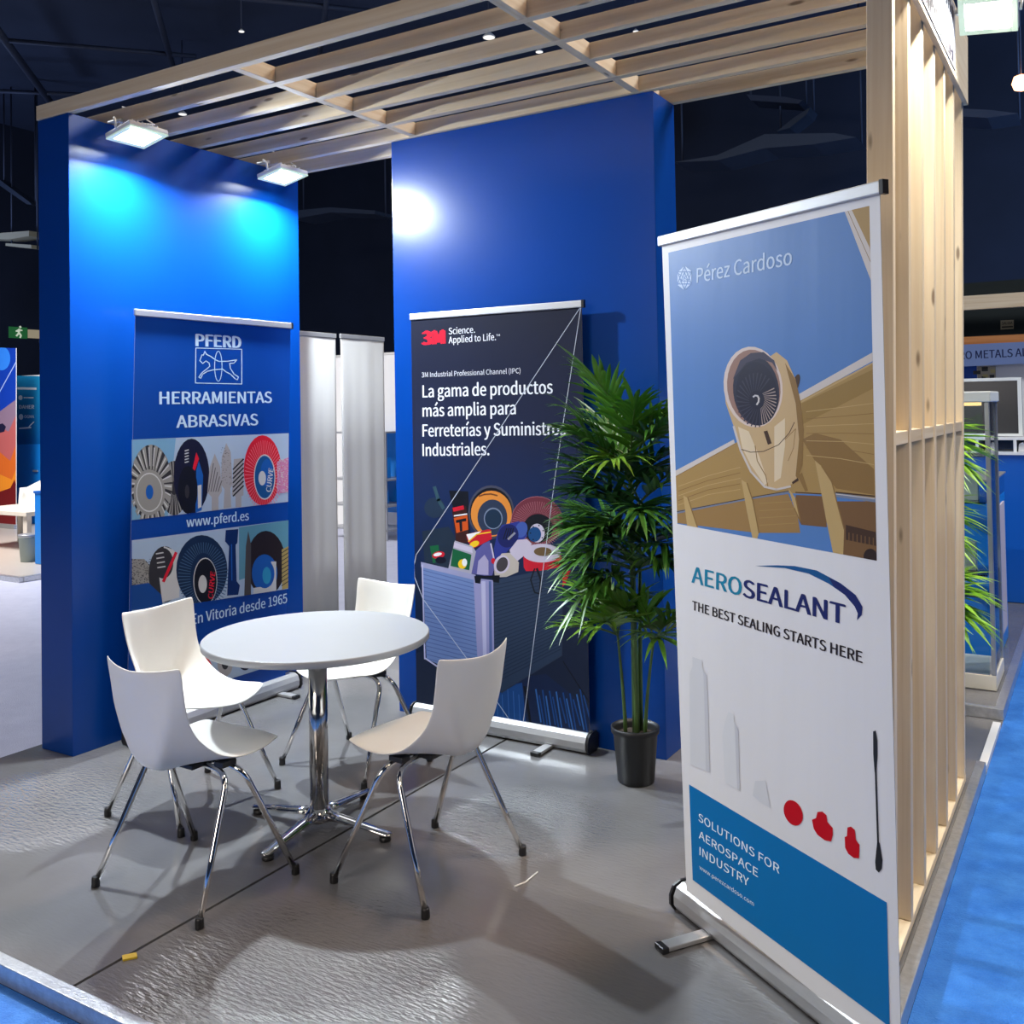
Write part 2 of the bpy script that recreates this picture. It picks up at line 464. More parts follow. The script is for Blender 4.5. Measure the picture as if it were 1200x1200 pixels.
while yy < 3.98:          # two rows of small unreadable lettering
    w = rnd.uniform(0.022, 0.045)
    for z0, z1 in ((2.868, 2.925), (3.030, 3.078)):
        h = (z1 - z0) * rnd.uniform(0.75, 1.0)
        sgn.box(0.0236, 0.0246, yy - 3.6, yy + w * 0.5 - 3.6, z0, z0 + h, M_signd)
        sgn.box(0.0236, 0.0246, yy - 3.6, yy + w - 3.6, z0 + rnd.choice((0, 0.5, 0.8)) * h, z0 + h * 0.2 + rnd.choice((0, 0.5, 0.8)) * h, M_signd)
    yy += w + 0.014
sgn.build('sign_panel', part)


# ------------------------------------------------------------------ flood lamps
def flood(name, loc, face_dir, up_hint, size, label, power, wall_pt, color=(0.86, 0.95, 1.0), emit_dir=None, cable=True):
    """flat LED flood: housing, lens frame, lit lens, bracket; face_dir is where it shines"""
    root = empty('flood_lamp', loc)
    tag(root, label, 'lamp', 'LED flood lamps of the stand')
    n = Vector(face_dir).normalized(); u = Vector(up_hint); u = (u - n * u.dot(n)).normalized(); r = u.cross(n).normalized()
    w, h = size
    MB().obox(n * -0.012, r * w * .5, u * h * .5, n * 0.012, M_lampbody).build('housing', root, bevel=0.006)
    fr = MB()
    for s in (-1, 1):
        fr.obox(n * 0.004 + r * s * w * .44, r * w * .055, u * h * .495, n * 0.004, M_lensframe)
        fr.obox(n * 0.004 + u * s * h * .43, r * w * .385, u * h * .065, n * 0.004, M_lensframe)
    fr.build('lens_frame', root, bevel=0.002)
    MB().obox(n * 0.003, r * w * .375, u * h * .355, n * 0.003, M_lens).build('lens', root)
    hs = MB()
    for k in range(6):
        hs.obox(n * -0.034 + r * w * (k - 2.5) * 0.13, r * 0.003, u * h * .36, n * 0.010, M_lampbody)
    hs.build('heat_sink', root)
    p = Vector(wall_pt) - Vector(loc)
    br = MB()
    for s in (-1, 1):
        br.tube([r * s * w * .53 - n * 0.014, r * s * w * .53 - n * 0.06, r * s * w * .15 + (p * .55) - n * 0.05], 0.006, M_lampbody, 8)
    br.tube([p * .5 - n * 0.05, p], 0.009, M_lampbody, 8)
    br.build('bracket', root)
    if cable:
        MB().tube([n * -0.045, n * -0.075 + r * .03, n * -0.07 + r * 0.09 + u * .03, p * .6 + Vector((0, 0.05, 0.11)), p + Vector((0, 0.08, 0.10))], 0.0035, M_white, 6).build('cable', root)
    d = bpy.data.lights.new('lamp_light', 'AREA'); d.shape = 'RECTANGLE'
    d.size = .075; d.size_y = .06; d.energy = power; d.color = color; d.spread = math.radians(170)
    lo = bpy.data.objects.new('lamp_light', d); COL.objects.link(lo); lo.parent = root
    lo.location = n * 0.012
    lo.rotation_euler = (Vector(emit_dir) if emit_dir else n).to_track_quat('-Z', 'Y').to_euler()
    return root


flood('flood_lamp', (-3.975, 3.085, 2.945), (0.20, 0, -1), (1, 0, 0), (0.22, 0.19),
      'lit LED flood lamp over the left blue wall, the one nearer the front', 92, (-4.19, 3.085, H + 0.01), emit_dir=(0.42, 0, -1))
flood('flood_lamp', (-3.99, 4.08, 2.945), (0.20, 0, -1), (1, 0, 0), (0.22, 0.19),
      'lit LED flood lamp at the far end of the left blue wall', 92, (-4.19, 4.08, H + 0.01), emit_dir=(0.42, 0, -1))
flood('flood_lamp', (-0.335, 3.98, 3.02), (-0.10, -0.52, -0.85), (0, 1, 0), (0.20, 0.165),
      'lit LED flood lamp outside the slatted partition at the top right', 14, (-0.458, 4.03, 3.07), (1.0, 0.92, 0.79), emit_dir=(0.35, -0.4, -0.85))


flood('flood_lamp', (-0.27, 3.12, 3.13), (-0.22, 0.10, -1), (0, 1, 0), (0.20, 0.165),
      'flood lamp outside the slatted partition, the one nearest the front', 22, (-0.462, 3.18, 3.11), (1.0, 0.92, 0.79))


# ------------------------------------------------------------------ roll-up banners
try:        # the plain grotesque that ships inside Blender itself; the built-in face otherwise
    import os
    FACE = bpy.data.fonts.load(os.path.join(bpy.utils.resource_path('LOCAL'), 'datafiles', 'fonts', 'Noto Sans CJK Regular.woff2'))
except Exception:
    FACE = None


def text_mesh(body):
    c = bpy.data.curves.new('lettering', 'FONT'); c.body = body; c.resolution_u = 3
    if FACE: c.font = FACE
    o = bpy.data.objects.new('lettering', c); COL.objects.link(o)
    dg = bpy.context.evaluated_depsgraph_get()
    ev = o.evaluated_get(dg); me = ev.to_mesh()
    V = [(v.co.x, v.co.y) for v in me.vertices]; Fs = [tuple(p.vertices) for p in me.polygons]
    ev.to_mesh_clear()
    bpy.data.objects.remove(o); bpy.data.curves.remove(c)
    return V, Fs


_cap = text_mesh('H')[0]
CAP = max(v[1] for v in _cap) - min(v[1] for v in _cap)


def clip_poly(pts, quad):
    """clip polygon by a convex quad (both in pixel space)"""
    area = sum(quad[i][0] * quad[(i + 1) % 4][1] - quad[(i + 1) % 4][0] * quad[i][1] for i in range(4))
    q = quad if area > 0 else quad[::-1]
    out = list(pts)
    for i in range(4):
        a, b = q[i], q[(i + 1) % 4]
        def side(p): return (b[0] - a[0]) * (p[1] - a[1]) - (b[1] - a[1]) * (p[0] - a[0])
        inp, out = out, []
        for j in range(len(inp)):
            p, r = inp[j - 1], inp[j]
            sp, sr = side(p), side(r)
            if sr >= 0:
                if sp < 0:
                    t = sp / (sp - sr); out.append((p[0] + (r[0] - p[0]) * t, p[1] + (r[1] - p[1]) * t))
                out.append(r)
            elif sp >= 0:
                t = sp / (sp - sr); out.append((p[0] + (r[0] - p[0]) * t, p[1] + (r[1] - p[1]) * t))
        if len(out) < 3: return []
    return out


class Print:
    """printed cloth: one mesh, a thin sheet carrying flat printed shapes"""
    def __init__(self, O, U, V):
        self.O = Vector(O); self.U = Vector(U).normalized(); V = Vector(V)
        self.V = (V - self.U * V.dot(self.U)).normalized(); self.N = self.U.cross(self.V).normalized()
        if self.N.dot(EYE - self.O) < 0: self.N = -self.N
        self.mb = MB(); self.k = 0; self.clip = None

    def uv(self, p):
        d = ray(*p); t = (self.O - EYE).dot(self.N) / d.dot(self.N); q = EYE + d * t - self.O
        return (q.dot(self.U), q.dot(self.V))

    def P(self, uv, lift):
        return self.U * uv[0] + self.V * uv[1] + self.N * lift

    def sheet(self, quad_px, m, th=0.0015):
        q = [self.uv(p) for p in quad_px]
        self.quad = q
        A = [self.mb.bm.verts.new(self.P(u, 0)) for u in q]; B = [self.mb.bm.verts.new(self.P(u, -th)) for u in q]
        f = self.mb.face(A, m); self.fix(f)
        f = self.mb.face(B[::-1], M_whitefab); 
        if f: f.normal_update(); 
        if f and f.normal.dot(self.N) > 0: f.normal_flip()
        for i in range(4):
            self.mb.face([A[i], A[(i + 1) % 4], B[(i + 1) % 4], B[i]], M_whitefab)

    def fix(self, f):
        if f is None: return
        f.normal_update()
        if f.normal.dot(self.N) < 0: f.normal_flip()

    def lift(self):
        self.k += 1
        return 0.00006 + self.k * 0.000006

    def poly(self, px, m):
        if self.clip: px = clip_poly(px, self.clip)
        if len(px) < 3: return
        l = self.lift()
        vs = [self.mb.bm.verts.new(self.P(self.uv(p), l)) for p in px]
        f = self.mb.face(vs, m); self.fix(f)
        if f and len(px) > 4: bmesh.ops.triangulate(self.mb.bm, faces=[f])

    def ell(self, c, rx, ry, m, rot=0.0, n=28):
        cr, sr = math.cos(rot), math.sin(rot)
        self.poly([(c[0] + rx * math.cos(t) * cr - ry * math.sin(t) * sr, c[1] + rx * math.cos(t) * sr + ry * math.sin(t) * cr)
                   for t in [2 * PI * k / n for k in range(n)]], m)

    def spokes(self, c, rx0, ry0, rx1, ry1, n, m, w=0.45, a0=0, a1=2 * PI, jit=0.0, twist=0.0):
        """thin radial wedges between two ellipses, all in one print pass"""
        l = self.lift()
        for k in range(n):
            t = a0 + (a1 - a0) * k / n + random.uniform(-jit, jit); dt = (a1 - a0) / n * w
            q = [(c[0] + rx0 * math.cos(t), c[1] + ry0 * math.sin(t)), (c[0] + rx1 * math.cos(t + twist), c[1] + ry1 * math.sin(t + twist)),
                 (c[0] + rx1 * math.cos(t + dt + twist), c[1] + ry1 * math.sin(t + dt + twist)), (c[0] + rx0 * math.cos(t + dt), c[1] + ry0 * math.sin(t + dt))]
            if self.clip: q = clip_poly(q, self.clip)
            if len(q) < 3: continue
            self.fix(self.mb.face([self.mb.bm.verts.new(self.P(self.uv(p), l)) for p in q], m))

    def specks(self, box, n, m, r=1.0):
        l = self.lift()
        for _ in range(n):
            x = random.uniform(box[0], box[2]); y = random.uniform(box[1], box[3]); a = random.uniform(0, PI)
            q = [(x + r * math.cos(a + k * PI / 2), y + r * .5 * math.sin(a + k * PI / 2)) for k in range(4)]
            if self.clip: q = clip_poly(q, self.clip)
            if len(q) < 3: continue
            self.fix(self.mb.face([self.mb.bm.verts.new(self.P(self.uv(p), l)) for p in q], m))

    def line(self, pts, w, m, closed=False):
        """polyline stroke of pixel width w"""
        l = self.lift()
        P = [Vector(p) for p in pts]
        if closed: P.append(P[0])
        for a, b in zip(P, P[1:]):
            d = (b - a)
            if d.length < 1e-6: continue
            d.normalize(); n = Vector((-d.y, d.x)) * w * .5; e = d * w * .3
            q = [tuple(a - e + n), tuple(b + e + n), tuple(b + e - n), tuple(a - e - n)]
            if self.clip: q = clip_poly(q, self.clip)
            if len(q) < 3: continue
            self.fix(self.mb.face([self.mb.bm.verts.new(self.P(self.uv(p), l)) for p in q], m))

    def text(self, body, bl, br, tl, m, bold=0.0, turned=False):
        """lettering from bl to br with cap height up to tl; bold strokes are printed several times, slightly shifted"""
        V, Fs = text_mesh(body); bold *= CAP / 0.7
        x0 = min(v[0] for v in V); x1 = max(v[0] for v in V)
        a = Vector(self.uv(bl)); b = Vector(self.uv(br)); t = Vector(self.uv(tl))
        ex = (b - a) / (x1 - x0 + 2 * bold)
        ey = (t - a) / CAP if turned else Vector((0, abs(t.y - a.y) / (CAP + bold)))
        for sx, sy in ([(0, 0), (1, .5), (2, 0), (1, 0)] if bold > 0 else [(0, 0)]):
            self.k += 2; l = self.lift()
            vs = [self.mb.bm.verts.new(self.P(tuple(a + ex * (x - x0 + sx * bold) + ey * (y + sy * bold)), l)) for x, y in V]
            for f in Fs:
                self.fix(self.mb.face([vs[i] for i in f], m))

    def build(self, parent, name='printed_cloth'):
        o = self.mb.build(name, parent, auto=False)
        o.location = self.O - Vector(parent.location) if parent else self.O
        return o


def pr_mat(name, rgb, rough=0.42, wav=0.0):
    return mat('print_' + name, srgb(*rgb), rough, spec=0.22, bump=wav, bscale=2.2, stretch=(2.4, 2.4, 0.10))


def ramp_print(name, stops, rough=0.4):
    """printed vertical colour ramp of the artwork, by the cloth's own height"""
    M = bpy.data.materials.new('print_' + name); M.use_nodes = True
    nt = M.node_tree; b = nt.nodes['Principled BSDF']; b.inputs['Roughness'].default_value = rough; b.inputs['Specular IOR Level'].default_value = 0.2
    tc = nt.nodes.new('ShaderNodeTexCoord'); sp = nt.nodes.new('ShaderNodeSeparateXYZ')
    nt.links.new(tc.outputs['Generated'], sp.inputs[0])
    nz = nt.nodes.new('ShaderNodeTexNoise'); nz.inputs['Scale'].default_value = 5
    nt.links.new(tc.outputs['Object'], nz.inputs['Vector'])
    ad = nt.nodes.new('ShaderNodeMath'); ad.operation = 'MULTIPLY_ADD'; ad.inputs[1].default_value = 0.12
    nt.links.new(nz.outputs['Fac'], ad.inputs[0]); nt.links.new(sp.outputs['Z'], ad.inputs[2])
    sb = nt.nodes.new('ShaderNodeMath'); sb.operation = 'SUBTRACT'; sb.inputs[1].default_value = 0.06
    nt.links.new(ad.outputs[0], sb.inputs[0])
    cr = nt.nodes.new('ShaderNodeValToRGB')
    e = cr.color_ramp.elements
    e[0].position = stops[0][0]; e[0].color = (*srgb(*stops[0][1]), 1)
    e[1].position = stops[-1][0]; e[1].color = (*srgb(*stops[-1][1]), 1)
    for p, c in stops[1:-1]:
        x = e.new(p); x.color = (*srgb(*c), 1)
    nt.links.new(sb.outputs[0], cr.inputs['Fac']); nt.links.new(cr.outputs['Color'], b.inputs['Base Color'])
    return M


def shift(pts, ox, oy, s):
    return [(ox + x / s, oy + y / s) for x, y in pts]


WHT = pr_mat('white', (236, 238, 242))

exec_banner_parts = []


def hardware(root, base_l, base_r, depth_dir, top_l, top_r, cas_h=0.085, cas_d=0.10, feet=(0.14, 0.86), foot_len=0.16, mcas=None):
    """cassette, end caps, feet, top rail and the pole behind. All points are world points."""
    o = Vector(root.location)
    mcas = mcas or M_alu
    L = Vector(base_l) - o; R = Vector(base_r) - o; D = Vector(depth_dir).normalized()   # D points to the viewer's side
    U = (R - L).normalized()
    prof = [(-.5, 0.10), (-.5, .8), (-.32, 1.0), (.15, 1.0), (.38, .86), (.5, .55), (.5, .22), (.38, 0.0), (-.38, 0.0)]
    def ring(mb, c): return [mb.bm.verts.new(c + D * (p[0] * cas_d) + Vector((0, 0, 0.006 + p[1] * cas_h))) for p in prof]
    mb = MB(); A = ring(mb, L + U * .004); B = ring(mb, R - U * .004); n = len(prof)
    for k in range(n): mb.face([A[k], A[(k + 1) % n], B[(k + 1) % n], B[k]], mcas)
    mb.face(A[::-1], mcas); mb.face(B, mcas)
    cas = mb.build('cassette', root, bevel=0.002)
    for c, s in ((L, -1), (R, 1)):
        mb = MB()
        pp = [(x * 1.12, z * 1.05 + 0.02 * (z > .5)) for x, z in prof]
        A = [mb.bm.verts.new(c + U * s * 0.003 + D * (p[0] * cas_d) + Vector((0, 0, 0.002 + p[1] * cas_h))) for p in pp]
        B = [mb.bm.verts.new(c + U * s * 0.012 + D * (p[0] * cas_d) + Vector((0, 0, 0.002 + p[1] * cas_h))) for p in pp]
        for k in range(n): mb.face([A[k], A[(k + 1) % n], B[(k + 1) % n], B[k]], M_black)
        mb.face(A[::-1], M_black); mb.face(B, M_black)
        e = mb.build('end_cap', cas)
    for f in feet:
        p = L + (R - L) * f
        ft = MB().obox(p + D * (cas_d * .5 + foot_len * .5 - 0.05) + Vector((0, 0, 0.011)), U * 0.022, D * (foot_len * .5), Vector((0, 0, 0.007)), M_alu).build('support_foot', root, bevel=0.003)
        MB().obox(p + D * (cas_d * .5 + foot_len - 0.045) + Vector((0, 0, 0.010)), U * 0.0235, D * 0.012, Vector((0, 0, 0.009)), M_black).build('foot_cap', ft, bevel=0.004)
    TL = Vector(top_l) - o; TR = Vector(top_r) - o; TU = (TR - TL).normalized()
    mb = MB(); mb.obox((TL + TR) * .5 + Vector((0, 0, 0.016)) , TU * ((TR - TL).length * .5 + .004), D * 0.009, Vector((0, 0, 0.017)), M_alu)
    rail = mb.build('top_rail', root, bevel=0.004)
    MB().obox(TR + TU * 0.009 + Vector((0, 0, 0.016)), TU * 0.006, D * 0.010, Vector((0, 0, 0.018)), M_black).build('rail_cap', rail)
    MB().tube([(L + R) * .5 + Vector((0, 0, cas_h)) - D * 0.025, (TL + TR) * .5 - D * 0.022], 0.009, M_alu, 8).build('pole', root)
    return cas


# ---------------------------------------------------------------- banner against the left wall (abrasive tools)
def banner_tools():
    X = -4.054
    root = empty('roll_up_banner', (X, 3.66, 0))
    tag(root, 'blue roll-up banner reading HERRAMIENTAS ABRASIVAS against the left blue wall', 'banner', 'printed roll-up banners')
    hardware(root, (X - .006, 3.085, 0), (X - .006, 4.19, 0), (1, 0, 0), (X, 3.125, 2.082), (X, 4.19, 2.082))
    p = Print((X, 3.125, 0.0), (0, 1, 0), (0, 0, 1))
    blue = pr_mat('royal_blue', (14, 66, 150), 0.30); mid = pr_mat('pale_sky', (168, 186, 205)); sky = pr_mat('soft_cyan', (120, 165, 195))
    pale = pr_mat('pale_lettering', (196, 220, 238))
    def fabric_px(y, z):
        v = Vector((X, y, z)) - EYE; c = v.dot(FW); return (CX + F_PX * v.dot(RT) / c, CY + F_PX * v.dot(DN) / c)
    p.sheet([(158.6, 369.5), (340.5, 382.8), (334.5, fabric_px(4.17, .07)[1]), (148.5, fabric_px(3.08, .07)[1])], blue)
    p.text('PFERD', (229, 405.5), (283, 408), (229, 390.5), pale, 0.05)
    p.line([(229.5, 407.8), (283.3, 409.3), (283.3, 450), (229, 448.8)], 0.9, pale, True)
    s = lambda pts: shift(pts, 150, 360, 6)
    p.line(s([(505, 375), (520, 335), (530, 338), (540, 310), (552, 332), (580, 345), (615, 370), (640, 381), (700, 380), (765, 370), (745, 393),
              (715, 395), (720, 430), (745, 470), (776, 490), (770, 510), (755, 505), (720, 470), (690, 455), (665, 435), (600, 440), (560, 450),
              (525, 470), (512, 500), (498, 492), (520, 460), (555, 433), (575, 415), (570, 392), (548, 378), (525, 396)]), 1.1, pale, True)
    p.line(s([(635 + 26 * math.cos(t), 415 + 106 * math.sin(t)) for t in [2 * PI * k / 20 for k in range(20)]]), 0.9, pale, True)
    p.text('HERRAMIENTAS', (186.7, 473.8), (318.8, 472.0), (186.7, 458.6), pale, 0.028)
    p.text('ABRASIVAS', (206.5, 501.4), (302.6, 498.2), (206.5, 486.4), pale, 0.028)
    # upper picture strip
    q = shift([(22, 76), (942, 38), (938, 440), (22, 548)], 150, 500, 5)
    p.poly(q, mid); p.clip = q
    p.poly(shift([(22, 76), (280, 66), (230, 560), (22, 560)], 150, 500, 5), sky)
    S = lambda x, y: (150 + x / 5, 500 + y / 5)
    steel = pr_mat('wire_steel', (150, 146, 138)); dk = pr_mat('dark_wire', (52, 50, 52)); navy = pr_mat('ink_navy', (26, 26, 48)); blk = pr_mat('ink_black', (22, 22, 28))
    red = pr_mat('flap_red', (214, 28, 48)); lred = pr_mat('flap_light_red', (240, 120, 130)); hub = pr_mat('hub_blue', (28, 84, 140)); gry = pr_mat('light_grey', (205, 203, 198))
    pink = pr_mat('pink_nylon', (205, 130, 165)); cob = pr_mat('cobalt', (28, 92, 172)); bur = pr_mat('burr_grey', (168, 163, 160)); burd = pr_mat('burr_dark', (92, 88, 90))
    p.ell(S(270, 360), 16, 32, dk); p.spokes(S(270, 360), 4, 8, 16, 32, 26, steel, 0.4, jit=.06)
    p.ell(S(135, 330), 24, 45, dk); p.spokes(S(135, 340), 11, 18, 25, 47, 22, steel, 0.62, jit=.05)
    p.spokes(S(135, 340), 13, 22, 24, 44, 22, gry, 0.18, jit=.05)
    p.ell(S(125, 385), 18.5, 27, steel); p.ell(S(125, 385), 15.5, 23, gry); p.ell(S(125, 385), 14.5, 21.5, steel); p.ell(S(126, 383), 4.4, 8.6, cob)
    p.ell(S(372, 290), 21, 44, navy); p.poly(shift([(400, 255), (415, 200), (440, 285), (432, 490), (395, 505)], 150, 500, 5), cob)
    p.poly(shift([(378, 245), (400, 150), (416, 188), (392, 258)], 150, 500, 5), red); p.poly(shift([(408, 345), (430, 340), (430, 470), (410, 480)], 150, 500, 5), gry)
    p.ell(S(350, 370), 11.5, 28, blk); p.ell(S(346, 380), 2.6, 8, dk)
    for k in range(5): p.line(shift([(334, 142 + k * 17), (354, 136 + k * 17)], 150, 500, 5), 1.3, gry)
    for pts in ([(465, 385), (478, 240), (508, 158), (540, 235), (550, 378), (530, 412), (530, 490), (490, 492), (490, 412)],
                [(545, 340), (549, 180), (575, 95), (602, 150), (612, 340), (600, 362), (605, 472), (560, 480), (565, 366)],
                [(620, 190), (676, 185), (676, 402), (664, 408), (664, 470), (630, 472), (630, 410), (608, 400)]):
        p.poly(shift(pts, 150, 500, 5), bur)
    for k in range(5): p.line(shift([(472 + k * 14, 380), (500 + k * 12, 215 + 26 * k)], 150, 500, 5), 0.9, burd)
    for k in range(7): p.line(shift([(616, 250 + k * 26), (676, 190 + k * 26)], 150, 500, 5), 1.6, blk)
    p.specks((259, 524, 271, 568), 60, burd, 0.7)
    p.ell(S(788, 255), 22, 41, red); p.spokes(S(795, 285), 11, 22, 22.5, 41, 54, lred, 0.22)
    p.ell(S(800, 295), 12.6, 26.6, gry); p.ell(S(800, 295), 11.6, 25, hub); p.ell(S(812, 270), 7, 16, cob); p.ell(S(786, 302), 4.4, 8.4, gry)
    p.text('CURVE', S(836, 385), S(853, 246), S(808, 380), gry, .03, True)
    p.poly(shift([(872, 205), (940, 180), (938, 385), (872, 392)], 150, 500, 5), pink); p.specks((324, 538, 338, 578), 120, gry, 0.9); p.specks((324, 538, 338, 578), 80, red, 0.6)
    p.clip = None
    p.text('www.pferd.es', (218.4, 617.8), (291.6, 609.4), (218.4, 606.2), pale, 0.018)
    # lower picture strip
    q = shift([(22, 666), (940, 548), (938, 950), (22, 1092)], 150, 500, 5)
    p.poly(q, mid); p.clip = q
    p.poly(shift([(650, 590), (940, 548), (940, 800), (650, 900)], 150, 500, 5), pr_mat('teal_tint', (96, 150, 168)))
    p.poly(shift([(22, 775), (95, 775), (150, 840), (175, 960), (22, 950)], 150, 500, 5), steel); p.specks((154, 655, 182, 692), 260, dk, 0.9)
    p.ell(S(215, 865), 19, 33, dk); p.poly(shift([(210, 700), (262, 720), (302, 760), (300, 1000), (200, 1030), (180, 860)], 150, 500, 5), gry)
    p.ell(S(205, 800), 12, 18, dk); p.line(shift([(208, 905), (280, 740)], 150, 500, 5), 3.4, red)
    for k in range(4): p.line(shift([(165 + k * 3, 745 + k * 27), (205 + k * 4, 738 + k * 27)], 150, 500, 5), 1.5, gry)
    p.poly(shift([(22, 930), (120, 915), (195, 985), (205, 1060), (22, 1075)], 150, 500, 5), pr_mat('cup_blue', (20, 70, 140)))
    nvy = pr_mat('flap_navy', (24, 44, 74)); lnv = pr_mat('flap_edge', (70, 100, 130))
    p.ell(S(432, 840), 30, 41, nvy); p.spokes(S(440, 880), 15, 28, 29.5, 40.5, 60, lnv, 0.25)
    p.ell(S(452, 905), 14, 27.5, gry); p.ell(S(453, 906), 13.2, 26.5, blk); p.ell(S(437, 922), 5, 10.4, gry)
    p.text('CURVE', S(496, 1012), S(512, 852), S(468, 1006), red, .03, True)
    p.poly(shift([(572, 606), (646, 600), (640, 682), (630, 692), (636, 905), (655, 930), (645, 985), (580, 990), (592, 700), (568, 672)], 150, 500, 5), pr_mat('tool_navy', (12, 42, 96)))
    p.line(shift([(606, 690), (608, 900)], 150, 500, 5), 1.2, cob)
    p.ell(S(808, 800), 23, 38, pr_mat('disc_brown', (40, 30, 32))); p.poly(shift([(680, 1000), (690, 700), (704, 610), (720, 690), (720, 992)], 150, 500, 5), pr_mat('cone_grey', (78, 72, 70)))
    p.ell(S(800, 858), 15, 22, cob); p.poly(shift([(838, 790), (868, 790), (868, 965), (735, 980), (735, 945), (838, 930)], 150, 500, 5), gry); p.ell(S(800, 862), 11.5, 17, cob); p.ell(S(812, 872), 5, 10, pr_mat('hole_blue', (50, 150, 190)))
    p.poly(shift([(900, 720), (940, 700), (940, 945), (902, 955)], 150, 500, 5), pr_mat('brass', (170, 150, 90)))
    for k in range(9): p.line(shift([(900, 740 + k * 24), (938, 715 + k * 24)], 150, 500, 5), 0.9, dk)
    p.clip = None
    p.text('En Vitoria desde 1965', (224.5, 732.2), (336.4, 706.2), (224.5, 719.8), pale, 0.015)
    q = [fabric_px(3.125, .40), fabric_px(4.19, .40), fabric_px(4.19, 0.17), fabric_px(3.125, 0.17)]
    p.poly(q, mid); p.clip = q
    for k in range(7):
        c = fabric_px(3.25 + k * .14, .26)
        p.ell(c, 9, 15, (steel, dk, red, bur, navy, hub, steel)[k]); p.ell(c, 4, 7, (gry, steel, gry, dk, cob, gry, dk)[k])
    p.clip = None
    p.build(root)


banner_tools()


# ---------------------------------------------------------------- banner against the back wall (suitcase of supplies)
def banner_case():
    Y = 4.056
    root = empty('roll_up_banner', (-2.575, Y, 0))
    tag(root, 'dark navy roll-up banner with an open silver case of tools against the back blue wall', 'banner', 'printed roll-up banners')
    xl, xr = -3.073, -2.078
    hardware(root, (xl - .004, Y + .006, 0), (xr + .002, Y + .006, 0), (0, -1, 0), (xl, Y, 2.062), (xr, Y, 2.062), feet=(0.12, 0.80))
    p = Print((xl, Y, 0), (1, 0, 0), (0, 0, 1))
    base = ramp_print('night_navy', [(0.02, (18, 30, 54)), (0.30, (22, 36, 66)), (0.52, (26, 44, 86)), (0.72, (34, 40, 66)), (1.0, (31, 34, 52))])
    def px(x, z):
        v = Vector((x, Y, z)) - EYE; c = v.dot(FW); return (CX + F_PX * v.dot(RT) / c, CY + F_PX * v.dot(DN) / c)
    full = [px(xl, 2.07), px(xr, 2.07), px(xr, 0.06), px(xl, 0.06)]
    p.sheet(full, base)
    let = pr_mat('white_lettering', (238, 240, 246)); red = pr_mat('logo_red', (230, 24, 52))
    p.text('3M', (493.8, 404.4), (522.2, 402.5), (493.8, 387.0), red, 0.10)
    p.text('Science.', (525.8, 391.9), (556.6, 389.9), (525.8, 384.2), let, 0.012)
    p.text('Applied to Life.', (525.8, 402.4), (581.2, 398.6), (525.8, 394.6), let, 0.012)
    p.text('TM', (581.5, 394.2), (585.8, 393.9), (581.5, 391.8), let)
    p.text('3M Industrial Professional Channel (IPC)', (494.3, 442.2), (609.9, 437.3), (494.3, 436.6), let)
    p.text('La gama de productos', (495.2, 465.8), (647.9, 461.0), (495.2, 451.3), let, 0.022)
    p.text('más amplia para', (495.2, 488.3), (604.7, 485.4), (495.2, 473.9), let, 0.022)
    p.text('Ferreterías y Suministros', (495.2, 511.6), (663.4, 509.6), (495.2, 497.2), let, 0.022)
    p.text('Industriales.', (495.2, 534.4), (573.6, 533.4), (495.2, 520.0), let, 0.022)
    p.clip = full
    S = lambda pts: shift(pts, 480, 540, 5.4545)
    C = lambda x, y: (480 + x / 5.4545, 540 + y / 5.4545)
    blk = pr_mat('case_black', (20, 24, 34)); slate = pr_mat('case_slate', (46, 58, 82)); ora = pr_mat('orange', (222, 140, 60)); dko = pr_mat('burnt_orange', (205, 84, 30))
    mar = pr_mat('maroon', (112, 50, 64)); lmar = pr_mat('pale_maroon', (170, 110, 120)); grn = pr_mat('leaf_green', (24, 96, 60)); lil = pr_mat('pale_lilac', (200, 192, 214))
    silver = pr_mat('case_silver_blue', (110, 134, 188)); silver2 = pr_mat('case_silver_line', (86, 106, 160)); col = pr_mat('case_column', (150, 150, 196)); col2 = pr_mat('case_column_light', (186, 186, 220))
    right = pr_mat('case_side_dark', (46, 62, 88)); right2 = pr_mat('case_side_line', (34, 48, 70)); vio = pr_mat('mask_blue', (44, 56, 140)); cream = pr_mat('roll_cream', (190, 182, 174))
    yel = pr_mat('label_yellow', (240, 200, 40)); rd2 = pr_mat('box_red', (200, 30, 50)); brush = pr_mat('floor_blue', (26, 72, 136)); brush2 = pr_mat('floor_blue_light', (52, 104, 176)); woodd = pr_mat('plank_dark', (28, 38, 62))
    # planks of the printed floor
    p.poly([(480, 768), (690, 700), (692, 875), (480, 855)], woodd)
    p.poly([(545, 800), (640, 790), (690, 830), (690, 872), (540, 853)], pr_mat('plank_navy', (26, 40, 74)))
    p.poly([(552, 812), (612, 800), (618, 862), (556, 852)], brush)
    for k in range(9): p.line([(556 + k * 6.5, 806 + (k % 3) * 4), (558 + k * 6.5, 852)], 0.8, brush2)
    for k in range(15): p.line([(628 + k * 4, 808 + (k * 7) % 13), (634 + k * 4.2, 846 + (k * 5) % 17)], 1.6, brush2 if k % 3 == 0 else brush)
    p.line([(615, 805), (624, 862)], 3.0, blk); p.line([(660, 775), (690, 822)], 1.2, blk)
    # objects standing in the case
    p.ell(C(160, 300), 12, 12, pr_mat('shade_navy', (36, 52, 74))); p.line(S([(160, 170), (185, 250), (215, 300)]), 4, pr_mat('teal_grey', (50, 78, 92)))
    p.poly(S([(80, 450), (250, 420), (300, 500), (280, 700), (100, 690)]), pr_mat('lid_shadow', (34, 48, 66)))
    p.poly(S([(252, 190), (375, 195), (382, 400), (392, 520), (300, 540), (278, 300)]), blk)
